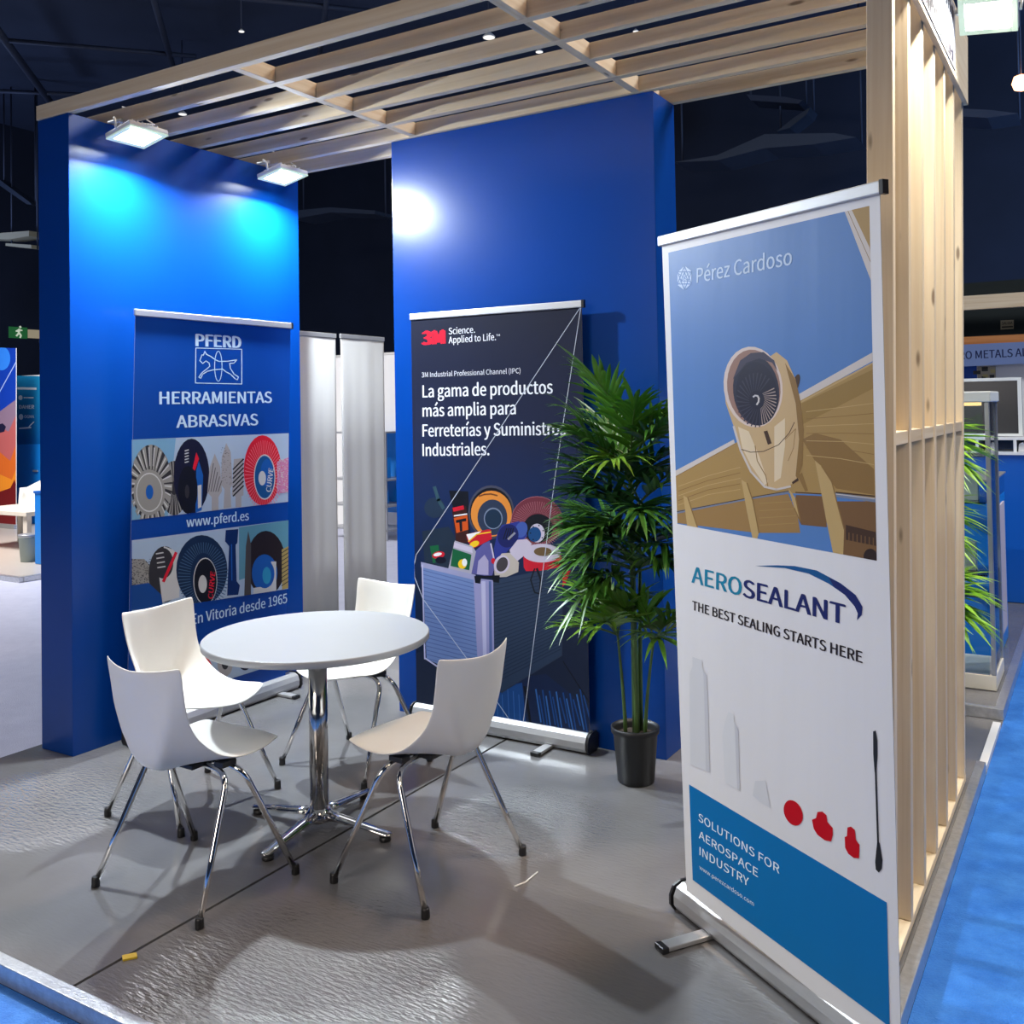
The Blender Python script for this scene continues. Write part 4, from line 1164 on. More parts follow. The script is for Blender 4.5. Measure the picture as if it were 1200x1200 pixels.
def frond(rnd, start, az, elev, length, nb, bl, m, name, root, droop=.25, w=.011, keep=None):
    """a petiole curving out from start, ending in a feather of blades"""
    mb = MB(); h = Vector((math.cos(az), math.sin(az), 0))
    pts = []
    for i in range(9):
        t = i / 8; e = elev - droop * t * t * 1.6
        pts.append(Vector(start) if i == 0 else pts[-1] + (h * math.cos(e) + Vector((0, 0, math.sin(e)))) * (length / 8))
    mb.tube(pts, .0045, M_stem, 6, radii=[.0055 - .004 * i / 8 for i in range(9)])
    for k in range(nb):
        t = .32 + .68 * k / (nb - 1); f = t * 8; i = min(7, int(f)); p = pts[i].lerp(pts[i + 1], f - i)
        d = (pts[i + 1] - pts[i]).normalized(); side = d.cross(Vector((0, 0, 1))).normalized(); nn = side.cross(d)
        for s in (-1, 1):
            sp = .95 - .6 * (t - .32) / .68 + rnd.uniform(-.12, .12)
            dd = d * math.cos(sp) + side * s * math.sin(sp) + nn * rnd.uniform(.0, .35)
            L = bl * (1 - .25 * abs(t - .65)) * rnd.uniform(.82, 1.12)
            if keep and not keep(p + dd.normalized() * L): dd = d * .8 + Vector((0, -.25, .5)); L *= .6
            if keep and not keep(p + dd.normalized() * L): continue
            blade(mb, p, dd, nn, L, w * rnd.uniform(.85, 1.2), rnd.uniform(.1, .45), m)
    d = (pts[-1] - pts[-2]).normalized()
    if not keep or keep(pts[-1] + d * bl): blade(mb, pts[-1], d, Vector((0, 0, 1)), bl, w, .25, m)
    return mb.build(name, root, auto=False)


def make_palm():
    base = Vector((-1.752, 3.845, 0))
    root = empty('potted_palm', base)
    tag(root, 'tall green palm in a black pot before the back blue wall', 'plant')
    pot = MB().lathe([(.074, .002), (.078, .006), (.094, .205), (.102, .210), (.104, .232), (.098, .235), (.094, .215), (.084, .19)], (0, 0, 0), M_pot, 36, caps=False)
    pot.lathe([(.0, .003), (.074, .002)], (0, 0, 0), M_pot, 36, caps=False)
    pot.build('pot', root)
    MB().lathe([(.0, .205), (.05, .207), (.0895, .198)], (0, 0, 0), M_soil, 24, caps=False).build('soil', root)
    rnd = random.Random(21)
    tops = []
    for (x, y, hx, hy, hz, r) in [(0, .01, .00, .0, 1.42, .015), (-.035, -.02, -.06, -.03, .62, .008), (.02, -.03, .02, -.04, .95, .010), (.045, .0, .10, -.02, .60, .008), (.01, .035, .03, .03, 1.18, .010)]:
        pts = [Vector((x + (hx - x) * t ** 1.4, y + (hy - y) * t ** 1.4, .19 + (hz - .19) * t)) for t in [k / 7 for k in range(8)]]
        MB().tube(pts, r, M_stem, 10, radii=[r * (1.1 - .5 * k / 7) for k in range(8)]).build('stem', root)
        tops.append(pts)
    def keep(q):  # leaves stay in front of the wall and the banner
        g = base + q
        return g.y < 4.10 and g.z > .2 and g.y > 3.3 and g.x > -.572 * g.y and not (g.x < -2.03 and g.y > 3.93)
    def add(stem, t, az, el, L, nb, bl, dr, m=M_leaf, w=.0112):
        f = t * 7; i = min(6, int(f)); s = tops[stem][i].lerp(tops[stem][i + 1], f - i)
        frond(rnd, s, math.radians(az), math.radians(el), L, nb, bl, m, 'frond', root, dr, w, keep)
    # crown
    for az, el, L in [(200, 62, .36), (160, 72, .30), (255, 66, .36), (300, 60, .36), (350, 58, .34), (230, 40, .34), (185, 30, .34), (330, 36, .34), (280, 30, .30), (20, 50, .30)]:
        add(0, rnd.uniform(.86, 1.0), az, el, L, 13, .27, .3, M_leaf_lit)
    # middle
    for az, el, L, t in [(195, 42, .36, .80), (345, 40, .38, .78), (240, 35, .34, .76), (300, 32, .36, .72), (175, 30, .30, .70), (10, 36, .32, .70), (215, 25, .34, .66), (325, 22, .36, .64), (265, 30, .30, .68), (190, 20, .32, .58), (350, 18, .34, .58), (205, 55, .30, .84), (335, 55, .30, .82), (255, 50, .28, .74), (290, 48, .28, .62), (225, 45, .28, .6), (320, 42, .28, .54), (250, 30, .26, .52), (180, 40, .28, .62), (0, 45, .28, .6), (235, 10, .28, .64)]:
        add(0, t, az, el, L, 13, .27, .4)
    for az, el, L, t in [(200, 48, .32, 1.0), (340, 44, .34, 1.0), (265, 52, .30, 1.0), (300, 30, .32, .92), (225, 22, .34, .9)]:
        add(4, t, az, el, L, 8, .26, .4)
    for az, el, L, t in [(205, 42, .32, 1.0), (330, 45, .32, 1.0), (270, 40, .28, 1.0), (180, 18, .30, .94), (350, 22, .32, .92), (250, 12, .28, .9)]:
        add(2, t, az, el, L, 8, .25, .5)
    # low fans
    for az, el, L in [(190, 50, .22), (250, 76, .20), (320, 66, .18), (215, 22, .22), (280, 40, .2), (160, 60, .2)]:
        add(1, 1.0, az, el, L, 8, .25, .35, M_leaf_lit)
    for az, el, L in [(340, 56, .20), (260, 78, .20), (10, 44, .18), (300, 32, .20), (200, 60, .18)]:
        add(3, 1.0, az, el, L, 8, .25, .35, M_leaf_lit)
    return root


make_palm()


# ------------------------------------------------------------------ small scraps on the floor
q = at_z(152, 1123, 0)
tag(MB().obox((0, 0, .0045), (.012, .016, 0), (-.010, .006, .001), (0, 0, .003), mat('yellow_tape', (0.60, 0.42, 0.03), 0.5)).build('tape_scrap', loc=(q.x, q.y, 0), bevel=0.001),
    'small yellow scrap of tape on the dark floor near the front edge', 'scrap')
q0, q1 = at_z(603, 1040, 0), at_z(630, 1023, 0)
mm = (q0 + q1) * .5
tag(MB().tube([q0 - mm + Vector((0, 0, .003)), q0.lerp(q1, .4) - mm + Vector((.01, -.006, .003)), q1 - mm + Vector((0, 0, .003))], .0028, M_white, 6).build('cable_tie', loc=mm),
    'thin white plastic tie lying on the floor by the right chair', 'cable tie')


# ================================================================== neighbouring stands, right
def px_quad(pts, Y):
    return [at_y(x, y, Y) for x, y in pts]


tag(MB().box(-3.2, -0.535, 5.66, 12, -0.05, 0.0, M_floor).build('floor_next'), 'grey floor of the next stand', 'floor', kind='structure')
tag(MB().box(-3.2, -0.49, 5.62, 5.66, -0.055, 0.003, M_trim).box(-0.535, -0.49, 5.66, 12, -0.055, 0.003, M_trim).build('trim_4', bevel=0.003),
    'aluminium edge of the next stand floor', 'floor trim', kind='structure')
M_cream = mat('cream_laminate', (0.78, 0.72, 0.60), 0.35)
M_greypost = mat('grey_anodised_post', (0.42, 0.43, 0.46), 0.35, metal=0.6)
M_bluelam = mat('blue_laminate', (0.004, 0.11, 0.50), 0.35)
M_bluelam2 = mat('bright_blue_laminate', (0.006, 0.22, 0.72), 0.35)
M_pinkish = mat('pale_pink_panel', (0.66, 0.56, 0.56), 0.45)
M_screen = mat('dark_screen', (0.035, 0.035, 0.038), 0.25)

cab = empty('glass_showcase', (-0.80, 6.18, 0.0))
tag(cab, 'tall glass showcase with grey posts and a cream base beyond the slats', 'showcase')
MB().box(-.25, .25, -.23, .23, .003, .085, M_cream).build('base', cab, bevel=0.004)
MB().box(-.26, .26, -.24, .24, 1.585, 1.645, M_lampbody).build('top_cap', cab, bevel=0.006)
for sx in (-1, 1):
    for sy in (-1, 1):
        MB().box(sx * .238 - .012, sx * .238 + .012, sy * .218 - .012, sy * .218 + .012, .086, 1.584, M_greypost).build('post', cab, bevel=0.003)
for z in (.50, .62, 1.02, 1.28):
    MB().box(-.216, .216, -.196, .196, z, z + .007, M_glass).build('glass_shelf', cab)
MB().box(-.216, .216, -.222, -.217, .087, 1.583, M_glass).build('glass_pane', cab)
MB().box(.236, .241, -.197, .197, .087, 1.583, M_glass).build('glass_pane', cab)
MB().box(-.1, .18, -.1, .1, 1.565, 1.583, emit('warm_strip', (1.0, 0.62, 0.25), 1.6)).build('light_strip', cab)
for (x, z, w, h, m_, nm, lab) in [(-.02, 1.028, .10, .17, M_black, 'dark_display_box', 'dark display box on a shelf in the glass showcase'),
                                  (.12, 1.028, .09, .14, M_white, 'white_leaflet_box', 'white leaflet box beside the dark box in the showcase'),
                                  (.10, .628, .09, .16, M_white, 'white_card', 'white card standing on the lower shelf of the showcase')]:
    mb = MB().box(-w / 2, w / 2, -.04, .04, 0, h, m_)
    tag(mb.build(nm, loc=(-.80 + x, 6.16, z), bevel=0.002), lab, 'display item')

cnt = empty('blue_counter', (-1.10, 6.95, 0.0))
tag(cnt, 'blue counter with a low glass top right behind the glass showcase', 'counter')
MB().box(-.7, .50, -.40, .40, .003, .98, M_bluelam2).build('body', cnt, bevel=0.004)
MB().box(.501, .512, -.20, .22, .12, .93, M_pinkish).build('side_panel', cnt)
MB().box(-.7, .50, -.40, .40, .982, 1.10, M_glass).build('glass_top', cnt)
MB().box(-.7, .51, -.41, .41, 1.101, 1.112, M_greypost).build('rim', cnt, bevel=0.002)

bp_ = at_y(1128, 532, 8.6); bz = at_y(1165, 533, 8.6).z; tz = at_y(1165, 512, 8.6).z
bc = empty('display_counter', (-0.55, 8.8, -0.055))
tag(bc, 'tall blue counter with a white open shelf on top under the dark screen', 'counter')
MB().box(-1.5, .42, -.2, .3, .058, bz + .055, M_bluelam).build('body', bc, bevel=0.004)
fr = MB()
fr.box(-1.5, .42, -.22, .3, bz + .056, bz + .080, M_white).box(-1.5, .42, -.2, .3, tz + .030, tz + .05, M_white)
for x in (-1.5, -1.15, -.75, -.35, -.08, .09, .40):
    fr.box(x, x + .022, -.2, .28, bz + .080, tz + .030, M_white)
fr.box(-1.5, .42, .28, .3, bz + .080, tz + .030, M_bluelam)
fr.build('open_shelf', bc)
for (x, w) in ((.20, .12), (-.02, .06)):
    tag(MB().prism([(-.5 * w, 0), (.5 * w, 0), (.35 * w, .05), (.1 * w, .075), (-.4 * w, .06)], 'y', -.03, .03, M_white).build('white_model_part', loc=(-.55 + x, 8.66, -.055 + bz + .0808), bevel=0.003),
        'white %s display part on the open white shelf' % ('larger' if w > .1 else 'smaller'), 'display item')
s0, s1 = at_y(1100, 512, 8.75), at_y(1197, 442, 8.75)
sc_ = empty('flat_screen', ((s0.x + s1.x) / 2, 8.75, tz + .0))
tag(sc_, 'large dark flat screen with a pale frame above the blue counter', 'screen')
w, h = (s1.x - s0.x) / 2, s1.z - tz
MB().box(-w, w, .0, .04, .002, h, M_black).build('housing', sc_, bevel=0.004)
fr = MB().box(-w, w, -.012, -.001, h - .025, h, M_lampbody).box(-w, w, -.012, -.001, .002, .022, M_lampbody).box(-w, -w + .02, -.012, -.001, .022, h - .025, M_lampbody).box(w - .03, w, -.012, -.001, .022, h - .025, M_lampbody)
fr.build('frame', sc_)
MB().box(-w + .02, w - .03, -.006, -.001, .022, h - .025, M_screen).build('display', sc_)

# second palm, behind the slats
pr = empty('potted_palm', (-0.86, 5.18, -0.055))
tag(pr, 'bright green palm behind the far end of the slatted partition', 'plant')
MB().lathe([(.0, .002), (.09, .002), (.115, .24), (.12, .25), (.11, .25), (.10, .21), (.0, .21)], (0, 0, 0), M_pot, 28, caps=False).build('pot', pr)
rnd = random.Random(5)
for (x, y, hz) in ((.02, 0, 1.38), (-.03, .02, 1.02), (.03, -.01, .66)):
    MB().tube([(x, y, .2), (x * .5, y, hz * .6), (x, y, hz)], .010, M_stem, 8).build('stem', pr)
    for az, el, L in ((-15, 40, .22), (20, 30, .22), (-30, 60, .2), (10, 52, .22), (-55, 15, .24), (-40, 35, .22), (5, 10, .20), (-25, 15, .2), (160, 40, .2), (-110, 40, .2), (60, 40, .18), (200, 30, .2), (0, 62, .17), (-70, 25, .22)):
        frond(rnd, (x, y, hz), math.radians(az), math.radians(el), L, 8, .23, M_leaf2, 'frond', pr, .45, .016)

# timber-framed stand further back
YC = 13.0
tc_ = empty('timber_stand_front', (at_y(1165, 400, YC).x, YC, -0.055))
tag(tc_, 'timber beams and a grey-blue sign band of a stand far behind the slats', 'stand front')
o = Vector(tc_.location)
def bar(name, y0, y1, m_, d0=-.05, d1=.05, x0=1060, x1=1300):
    a, b_ = at_y(1165, y0, YC).z, at_y(1165, y1, YC).z
    return MB().box(at_y(x0, 400, YC).x - o.x, at_y(x1, 400, YC).x - o.x, d0, d1, b_ - o.z, a - o.z, m_).build(name, tc_)
bar('top_beam', 345, 361.5, M_pineX)
bar('lower_beam', 393.5, 403.5, M_orangewood)
zs = [at_y(1165, v, YC).z for v in (404, 429)]
band = mat('grey_blue_band', srgb(104, 124, 170), 0.5)
P_ = Print((at_y(1060, 400, YC).x, YC - .052, 0), (1, 0, 0), (0, 0, 1))
P_.sheet([(1060, 407.0), (1300, 396), (1300, 421), (1060, 433)], band)
P_.text('RO METALS AL', (1124.5, 421.2), (1204, 417.4), (1124.5, 411.8), pr_mat('sign_navy', (24, 34, 74)), 0.02)
P_.build(tc_, 'sign_band')
for x in (1080, 1290):
    xx = at_y(x, 400, YC).x - o.x
    MB().box(xx - .06, xx + .06, .055, .17, .002, at_y(1165, 345, YC).z - o.z, M_pineZ).build('post', tc_)
# dark panel between the beams with the small exit notice
tag(MB().box(at_y(1050, 400, 13.6).x, at_y(1300, 400, 13.6).x, 13.55, 13.65, -0.055, at_y(1165, 330, 13.6).z, mat('dark_green_drape', (0.008, 0.014, 0.014), 0.85)).build('dark_curtain'),
    'dark curtain hanging behind the timber beams', 'curtain')
nt_ = empty('exit_notice', at_y(1180, 381, 13.54))
tag(nt_, 'small beige SALIDA notice on the dark curtain between the beams', 'sign')
Pn = Print(at_y(1172.5, 386.5, 13.54), (1, 0, 0), (0, 0, 1))
Pn.sheet([(1172.5, 375.5), (1188, 374.8), (1188, 385.4), (1172.5, 386.4)], mat('beige_notice', srgb(150, 138, 108), 0.6))
Pn.text('SALIDA', (1174, 380.6), (1186.6, 379.9), (1174, 377.2), pr_mat('notice_ink', (50, 44, 36)), .02)
Pn.line([(1174.5, 383.4), (1186.5, 382.7)], 1.8, pr_mat('notice_ink2', (60, 54, 44)))
Pn.build(nt_, 'notice_plate')
# white back panels with posters under the band
tag(MB().box(at_y(1050, 430, 13.3).x, at_y(1300, 430, 13.3).x, 13.25, 13.32, -0.055, at_y(1165, 420, 13.3).z, M_white).build('white_back_panel'), 'white back panel under the lettered band of the far stand', 'panel')
for (x0, x1, y0, y1, c, lab) in [(1129, 1145, 429, 446, (36, 80, 170), 'blue poster on the white back panel of the far stand'), (1145.5, 1167, 430, 445, (190, 176, 150), 'pale photo poster beside the blue poster on the white panel')]:
    c_ = at_y((x0 + x1) / 2, (y0 + y1) / 2, 13.245); a = at_y(x0, y0, 13.245) - c_; b_ = at_y(x1, y1, 13.245) - c_
    mb = MB().box(a.x, b_.x, -.004, .004, b_.z, a.z, pr_mat('poster%d' % x0, c))
    rr = random.Random(x0)
    for k in range(5 if x0 > 1140 else 1):
        xx, zz = rr.uniform(a.x * .8, b_.x * .6), rr.uniform(b_.z * .8, a.z * .5)
        mb.box(xx, xx + rr.uniform(.04, .09), -.0055, -.0045, zz, zz + rr.uniform(.02, .06), M_black if k % 2 == 0 else mat('poster_yellow', (0.6, 0.5, 0.2), .5))
    tag(mb.build('poster', loc=c_), lab, 'poster')

# ================================================================== neighbouring stand, left
pc = at_z(25, 676, 0)
tag(MB().box(-16, pc.x, pc.y, 14, -0.05, 0.0, mat('pale_stand_floor', (0.46, 0.42, 0.38), 0.3, bump=.1, bscale=40)).build('floor_left_stand'), 'pale floor of the left neighbouring stand', 'floor', kind='structure')
tag(MB().box(-16, pc.x + .04, pc.y - .05, pc.y - .001, -0.05, 0.004, M_trim).box(pc.x + .001, pc.x + .05, pc.y, 14, -0.05, 0.004, M_trim).build('trim_5', bevel=0.003), 'aluminium edge of the left neighbouring stand', 'floor trim', kind='structure')
YB = 8.2
root = empty('sunset_banner', (at_y(-40, 640, YB).x, YB, 0))
tag(root, 'tall banner with an orange sunset picture at the far left', 'banner')
p = Print((at_y(-100, 640, YB).x, YB, 0), (1, 0, 0), (0, 0, 1))
zt, zb = at_y(10, 408, YB).z, at_y(10, 640, YB).z
blue = pr_mat('banner_night_blue', (20, 60, 170)); 
Q = [(-100, 404), (19.5, 408), (19.5, 644), (-100, 644)]
p.sheet(Q, blue); p.clip = Q
p.poly([(-100, 490), (0, 482), (19, 468), (19.5, 644), (-100, 660)], pr_mat('dusk_grey', (140, 116, 140)))
p.ell((2, 420), 10, 14, pr_mat('glow_blue', (50, 130, 235)))
p.poly([(-100, 520), (0, 500), (10, 506), (19, 486), (19.5, 644), (-100, 660)], pr_mat('dusk_rose', (186, 96, 96)))
p.poly([(-100, 560), (0, 530), (12, 540), (19, 520), (19.5, 644), (-100, 660)], pr_mat('dusk_orange', (214, 104, 40)))
p.poly([(-100, 590), (0, 556), (14, 562), (19.5, 548), (19.5, 566), (0, 585), (-100, 610)], pr_mat('dusk_amber', (232, 140, 40)))
p.poly([(-100, 600), (0, 576), (12, 572), (17, 562), (19.5, 570), (19.5, 644), (-100, 660)], pr_mat('dusk_maroon', (110, 24, 28)))
p.poly([(-20, 504), (3, 496), (7, 500), (5, 506), (-20, 512)], pr_mat('dusk_ink', (30, 30, 60)))
p.line([(-2, 462), (19, 424)], 1.0, pr_mat('dusk_line', (170, 190, 240)))
p.line([(19.2, 408), (19.2, 644)], 1.0, WHT)
p.build(root)
MB().box(at_y(-100, 640, YB).x - root.location.x, at_y(19.5, 640, YB).x - root.location.x, -.04, .08, .003, max(.06, zb), M_alu).build('cassette', root)
# logo wall and blue cupboard
YW = 8.7
z0, z1 = at_y(33, 520, YW).z, at_y(33, 440, YW).z
lw = empty('logo_wall', (at_y(50, 520, YW).x, YW, 0))
tag(lw, 'light blue sign wall with a column of white company marks at the far left', 'sign')
p = Print((at_y(20, 520, YW).x, YW - .03, 0), (1, 0, 0), (0, 0, 1))
p.sheet([(14, 440), (120, 443), (120, 519), (14, 521)], ramp_print('cyan_board', [(0.0, (10, 88, 160)), (1.0, (30, 140, 190))]))
p.line([(21, 455), (42, 455.5)], 2.6, WHT)
p.ell((24, 466), 2.4, 2.8, WHT); p.line([(28, 466), (39, 466)], 1.1, WHT)
p.text('DAHER', (22.5, 479), (40, 479), (22.5, 474.6), WHT, .03)
p.ell((24.6, 488.5), 2.6, 3.4, WHT); p.text('OGMA', (28.5, 490), (40, 490), (28.5, 486.4), WHT, .02)
p.line([(34, 500), (39.5, 494.5)], 1.2, WHT); p.line([(23, 502), (36, 501)], 1.8, WHT)
p.build(lw, 'sign_board')
xa, xb = at_y(14, 520, YW).x - lw.location.x, at_y(120, 520, YW).x - lw.location.x
MB().box(xa, xb, -.029, .05, .003, z0 - .002, M_bluelam2).build('lower_panel', lw)
MB().box(xa, xb, -.025, .05, z0, z1, M_white).build('back_board', lw)
MB().box(at_y(38, 551, YW - .05).x - lw.location.x, at_y(47, 551, YW).x - lw.location.x, -.05, -.03, at_y(40, 552.5, YW).z, at_y(40, 550.5, YW).z, M_alu).build('handle', lw)
a = at_z(41, 661, 0)
bx = empty('blue_cabinet', (a.x + .5, a.y + .3, 0))
tag(bx, 'low blue cabinet at the far left behind the left blue wall', 'cabinet')
hz = at_y(40, 578, a.y).z
MB().box(-.5, .5, -.3, .3, .003, hz, M_bluelam2).build('body', bx, bevel=0.004)
MB().box(-.51, .51, -.31, .31, hz + .001, hz + .025, M_bluelam).build('worktop', bx, bevel=0.003)
a = at_z(34.8, 658, 0)
tb = MB().lathe([(.08, .003), (.10, .26), (.105, .27)], (0, 0, 0), mat('grey_green_bin', (0.30, 0.36, 0.34), .5), 20).lathe([(.106, .272), (.106, .30)], (0, 0, 0), M_greypost, 20).build('waste_bin', loc=(a.x - .02, a.y, 0))
tag(tb, 'small grey waste bin beside the low blue cabinet', 'bin')
# low bench table
a = at_z(28.5, 648, 0)
M_benchw = mat('cream_bench', (0.66, 0.60, 0.52), .45)
hz = at_y(28, 600, a.y).z
bt = empty('bench_table', (a.x - .45, a.y + .30, 0))
tag(bt, 'low cream table in front of the sunset banner at the far left', 'table')
MB().box(-.62, .52, -.32, .32, hz - .05, hz, M_benchw).build('tabletop', bt, bevel=0.004)
for sx in (-.52, .45):
    for sy in (-.29, .24):
        MB().box(sx - .04, sx + .04, sy - .0, sy + .06, .003, hz - .051, M_benchw).build('leg', bt, bevel=0.003)
# tub chair behind it
a2 = at_y(46, 600, a.y + 1.0); a2.z = 0
tcx = empty('tub_chair', a2)
tag(tcx, 'white rounded tub chair behind the low cream table at the far left', 'chair')
ht = at_y(36, 577, a2.y).z
mb = MB(); n = 22; rows = []
for (r, z, o_) in [(.10, .30, 0), (.24, .33, 0), (.31, .40, .0), (.34, .50, .02), (.355, .62, .04), (.36, max(.8, ht), .06)]:
    row = []
    for k in range(n + 1):
        t = -PI * .12 + PI * 1.24 * k / n
        fall = 1 - .32 * (1 - max(0, math.sin(t))) if z > .45 else 1
        row.append(mb.bm.verts.new((r * math.cos(t), r * math.sin(t) * .92 + o_, .3 + (z - .3) * fall)))
    rows.append(row)
for A, B in zip(rows, rows[1:]):
    for k in range(n): mb.face([A[k], A[k + 1], B[k + 1], B[k]], M_shell, True)
sh = mb.build('shell', tcx); so = sh.modifiers.new('thickness', 'SOLIDIFY'); so.thickness = .02
MB().lathe([(.0, .305), (.20, .325), (.22, .36), (.18, .385), (.0, .39)], (0, 0, 0), M_shell, 24, caps=False).build('seat', tcx)
MB().lathe([(.18, .003), (.18, .02), (.03, .035), (.03, .31)], (0, 0, 0), M_alu, 24).build('pedestal', tcx)

# ================================================================== seen through the gap
YG = 10.5
gx = at_y(458, 500, YG).x
gp = empty('white_stand_panel', (gx, YG, -0.05))
tag(gp, 'bright white stand panel seen through the slit beside the blank banners', 'panel')
MB().box(-1.0, .8, -.03, .03, .002, at_y(458, 416, YG).z + .05, M_white).build('panel', gp)
MB().box(-1.0, .8, -.035, .035, at_y(458, 416, YG).z + .052, at_y(458, 413, YG).z + .05, M_alu).build('top_profile', gp)
gs = empty('blue_display_rack', (gx + .1, YG - .6, -0.05))
tag(gs, 'blue glass display rack in the slit beside the back blue wall', 'rack')
for z in (.12, .42, .75):
    MB().box(-.5, .5, -.25, .25, z, z + .02, M_greypost).build('shelf', gs)
for sx in (-.49, .0, .47):
    for sy in (-.25, .23):
        MB().box(sx, sx + .02, sy, sy + .02, .002, 1.35, M_greypost).build('post', gs)
MB().box(-.5, .5, .26, .28, .30, 1.35, M_bluelam2).build('back_panel', gs)
MB().box(-.5, .5, -.25, .25, 1.352, 1.372, M_greypost).build('top', gs)
for k, (x, z, h, w) in enumerate([(-.25, .441, .2, .2), (.15, .441, .16, .22), (-.2, .771, .22, .16), (.2, .771, .26, .2)]):
    tag(MB().box(-w / 2, w / 2, -.08, .08, 0, h, (M_bluelam, M_bluelam2)[k % 2]).box(-w * .4, w * .4, -.082, -.0805, h * .3, h * .6, M_white).build('blue_carton', loc=(gx + .1 + x, YG - .6, -.05 + z), bevel=.003),
        'blue carton on the %s shelf of the display rack, the %s one' % (('lower', 'upper')[k // 2], ('left', 'right')[k % 2]), 'carton', 'cartons on the display rack')

# ================================================================== under the hall ceiling
def rod(p0, p1, r, label, z0=8.4, z1=8.4, m_=M_truss):
    a, b_ = at_z(*p0, z0), at_z(*p1, z1)
    mid = (a + b_) * .5; d = (b_ - a)
    o_ = MB().tube([a - mid, b_ - mid], r, m_, 8).build('ceiling_pipe', loc=mid)
    return tag(o_, label, 'pipe', 'pipes under the hall ceiling')


rod((-20, 12), (62, 124), .075, 'dark sloping pipe under the hall ceiling at the top left corner')
rod((172, -30), (204, 84), .06, 'dark pipe under the ceiling above the front rafter at the left')
rod((388, -40), (373, 75), .05, 'thin dark pipe under the ceiling crossing behind the rafters')
rod((-20, 45), (230, 66), .045, 'thin level pipe crossing the sloping pipe at the top left')
rod((-20, 106), (120, 112), .045, 'lower level pipe at the left edge under the ceiling')
rod((270, -4), (440, 14), .05, 'level pipe above the front rafter near the top')


def hang_lamp(px, py, w, label, z=7.6):
    c = at_z(px, py, z); r = w * .5 * (c - EYE).dot(FW) / F_PX
    t = empty('high_bay_lamp', c)
    tag(t, label, 'lamp', 'high bay lamps of the hall')
    MB().lathe([(r * .98, .0), (r, r * .12), (r * .45, r * .7), (r * .25, r * .9)], (0, 0, 0), M_lampbody, 24).build('reflector', t)
    MB().lathe([(r * .9, -.004), (r * .9, -.001)], (0, 0, 0), emit('lamp_disc', (1, .96, .9), 1.1), 24).build('diffuser', t)
    MB().tube([(0, 0, r * .9), (0, 0, 9.09 - z)], .012, M_truss, 6).build('hanger', t)


hang_lamp(573, 44, 15, 'round white hall lamp between the second and third rafters from the front')
hang_lamp(632, 61, 9, 'small hall lamp behind the rafters just right of the round white one')
hang_lamp(745, 37, 7, 'small hall lamp seen between rafters above the back blue wall')
hang_lamp(283, 37, 7, 'small hall lamp above the front rafter at the left')
hang_lamp(214, 134, 10, 'hall lamp seen between rafters above the left blue wall')
c = at_y(1197, 97, 16)
t = empty('orange_lamp', c); tag(t, 'small glowing orange lamp high at the right edge', 'lamp')
MB().lathe([(.02, -.12), (.10, -.09), (.13, 0), (.10, .09), (.02, .12)], (0, 0, 0), emit('orange_glow', (1, .42, .2), 6), 16).build('bulb', t)
MB().tube([(0, 0, .12), (0, 0, 9.09 - c.z)], .012, M_truss, 6).build('hanger', t)


def hung(name, pts, Y, th, m_, label, cat):
    """a sheet-metal shape hung from the ceiling by two rods"""
    P0 = [at_y(x, y, Y) for x, y in pts]; c = sum(P0, Vector()) / len(P0)
    t = empty(name, c); tag(t, label, cat)
    MB().prism([(q.x - c.x, q.z - c.z) for q in P0], 'y', -th, th, m_).build('duct_body', t)
    for q in (P0[0], P0[len(P0) // 2]):
        MB().tube([(q.x - c.x, 0, q.z - c.z), (q.x - c.x, 0, 9.09 - c.z)], .02, M_truss, 6).build('hanger', t)


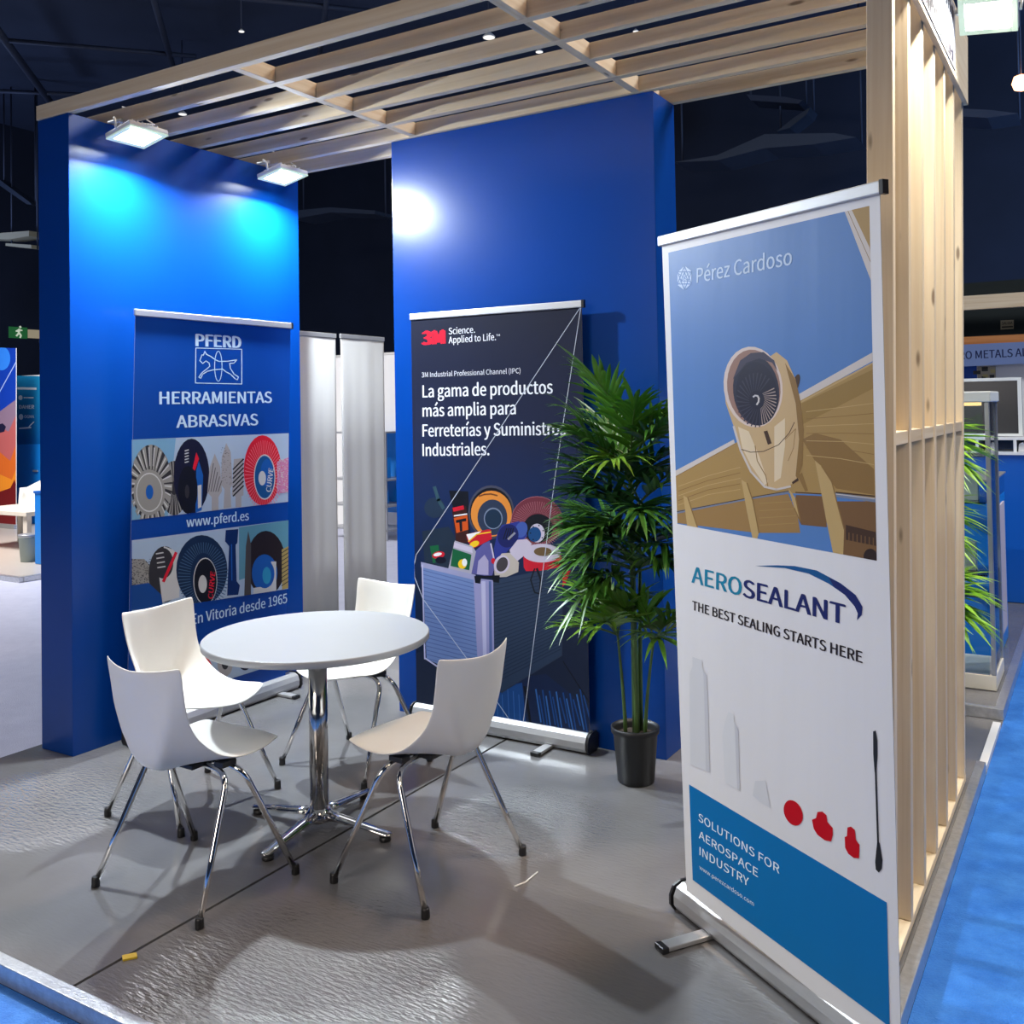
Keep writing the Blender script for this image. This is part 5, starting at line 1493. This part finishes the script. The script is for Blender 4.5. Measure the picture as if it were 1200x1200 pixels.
hung('ceiling_duct', [(800, 196), (850, 188), (905, 164), (985, 163), (1010, 168), (960, 176), (905, 180), (850, 194)], 19, .5, M_duct, 'pale grey duct high in the dark behind the right rafters', 'duct')
hung('ceiling_duct', [(915, 158), (935, 142), (954, 130), (950, 138), (930, 154)], 20, .3, M_duct, 'short curved duct piece above the longer duct', 'duct')
hung('ceiling_duct', [(880, 115), (925, 118), (945, 122), (940, 126), (885, 122)], 20, .3, M_truss, 'dark row of truss pieces behind the right rafters', 'truss')
hung('ceiling_duct', [(1128, 134), (1165, 136), (1195, 140), (1160, 145), (1128, 143)], 18, .4, M_duct, 'pale duct below the flood lamp at the right edge', 'duct')
hung('ceiling_duct', [(356, 250), (400, 246), (452, 250), (452, 254), (400, 252), (356, 260)], 18, .4, M_duct, 'dim duct in the dark gap between the two blue walls', 'duct')
M_beige = mat('beige_truss', (0.42, 0.36, 0.22), .5)  # even beige colour for the truss
hung('roof_truss', [(-10, 276), (44, 272), (44, 278), (20, 282), (-10, 281)], 13, .2, M_beige, 'beige truss chord at the left edge under the dark ceiling', 'truss')
hung('roof_truss', [(14, 286), (44, 288), (44, 292), (14, 289)], 13, .15, M_beige, 'lower pale truss rail at the left edge', 'truss')
hung('roof_truss', [(5, 212), (40, 238), (42, 241), (36, 240), (4, 218)], 13, .1, M_duct, 'grey diagonal truss piece at the left edge', 'truss')

# exit sign on the left hall wall
d = ray(33, 391); tt = (-23.98 - EYE.x) / d.x; c = EYE + d * tt
es = empty('exit_sign', c)
tag(es, 'green running-man exit sign on the dark wall at the far left', 'sign')
k = (c - EYE).dot(FW) / F_PX
MB().box(-.03, .0, -.52, -.02, -6 * k, 7 * k, emit('exit_green', (.03, .22, .06), .35)).build('sign_plate', es)
mn = MB()
mw = emit('exit_white', (.8, .9, .7), .55)
for (y0, z0, y1, z1, r) in [(-.28, .02, -.24, .10, .035), (-.26, .0, -.33, -.08, .022), (-.25, .0, -.2, -.06, .022), (-.2, -.06, -.23, -.12, .02), (-.26, .09, -.34, .04, .018), (-.25, .09, -.17, .07, .018)]:
    mn.tube([(.008, y0, z0), (.008, y1, z1)], r, mw, 6)
mn.lathe([(.0, -.035), (.035, 0), (.0, .035)], (.008, -.22, .16), mw, 10, caps=False)
mn.build('running_figure', es)
MB().box(-.03, .0, .0, .62, -5 * k, 5 * k, emit('notice_beige', (.5, .42, .28), .5)).build('notice_plate', es)
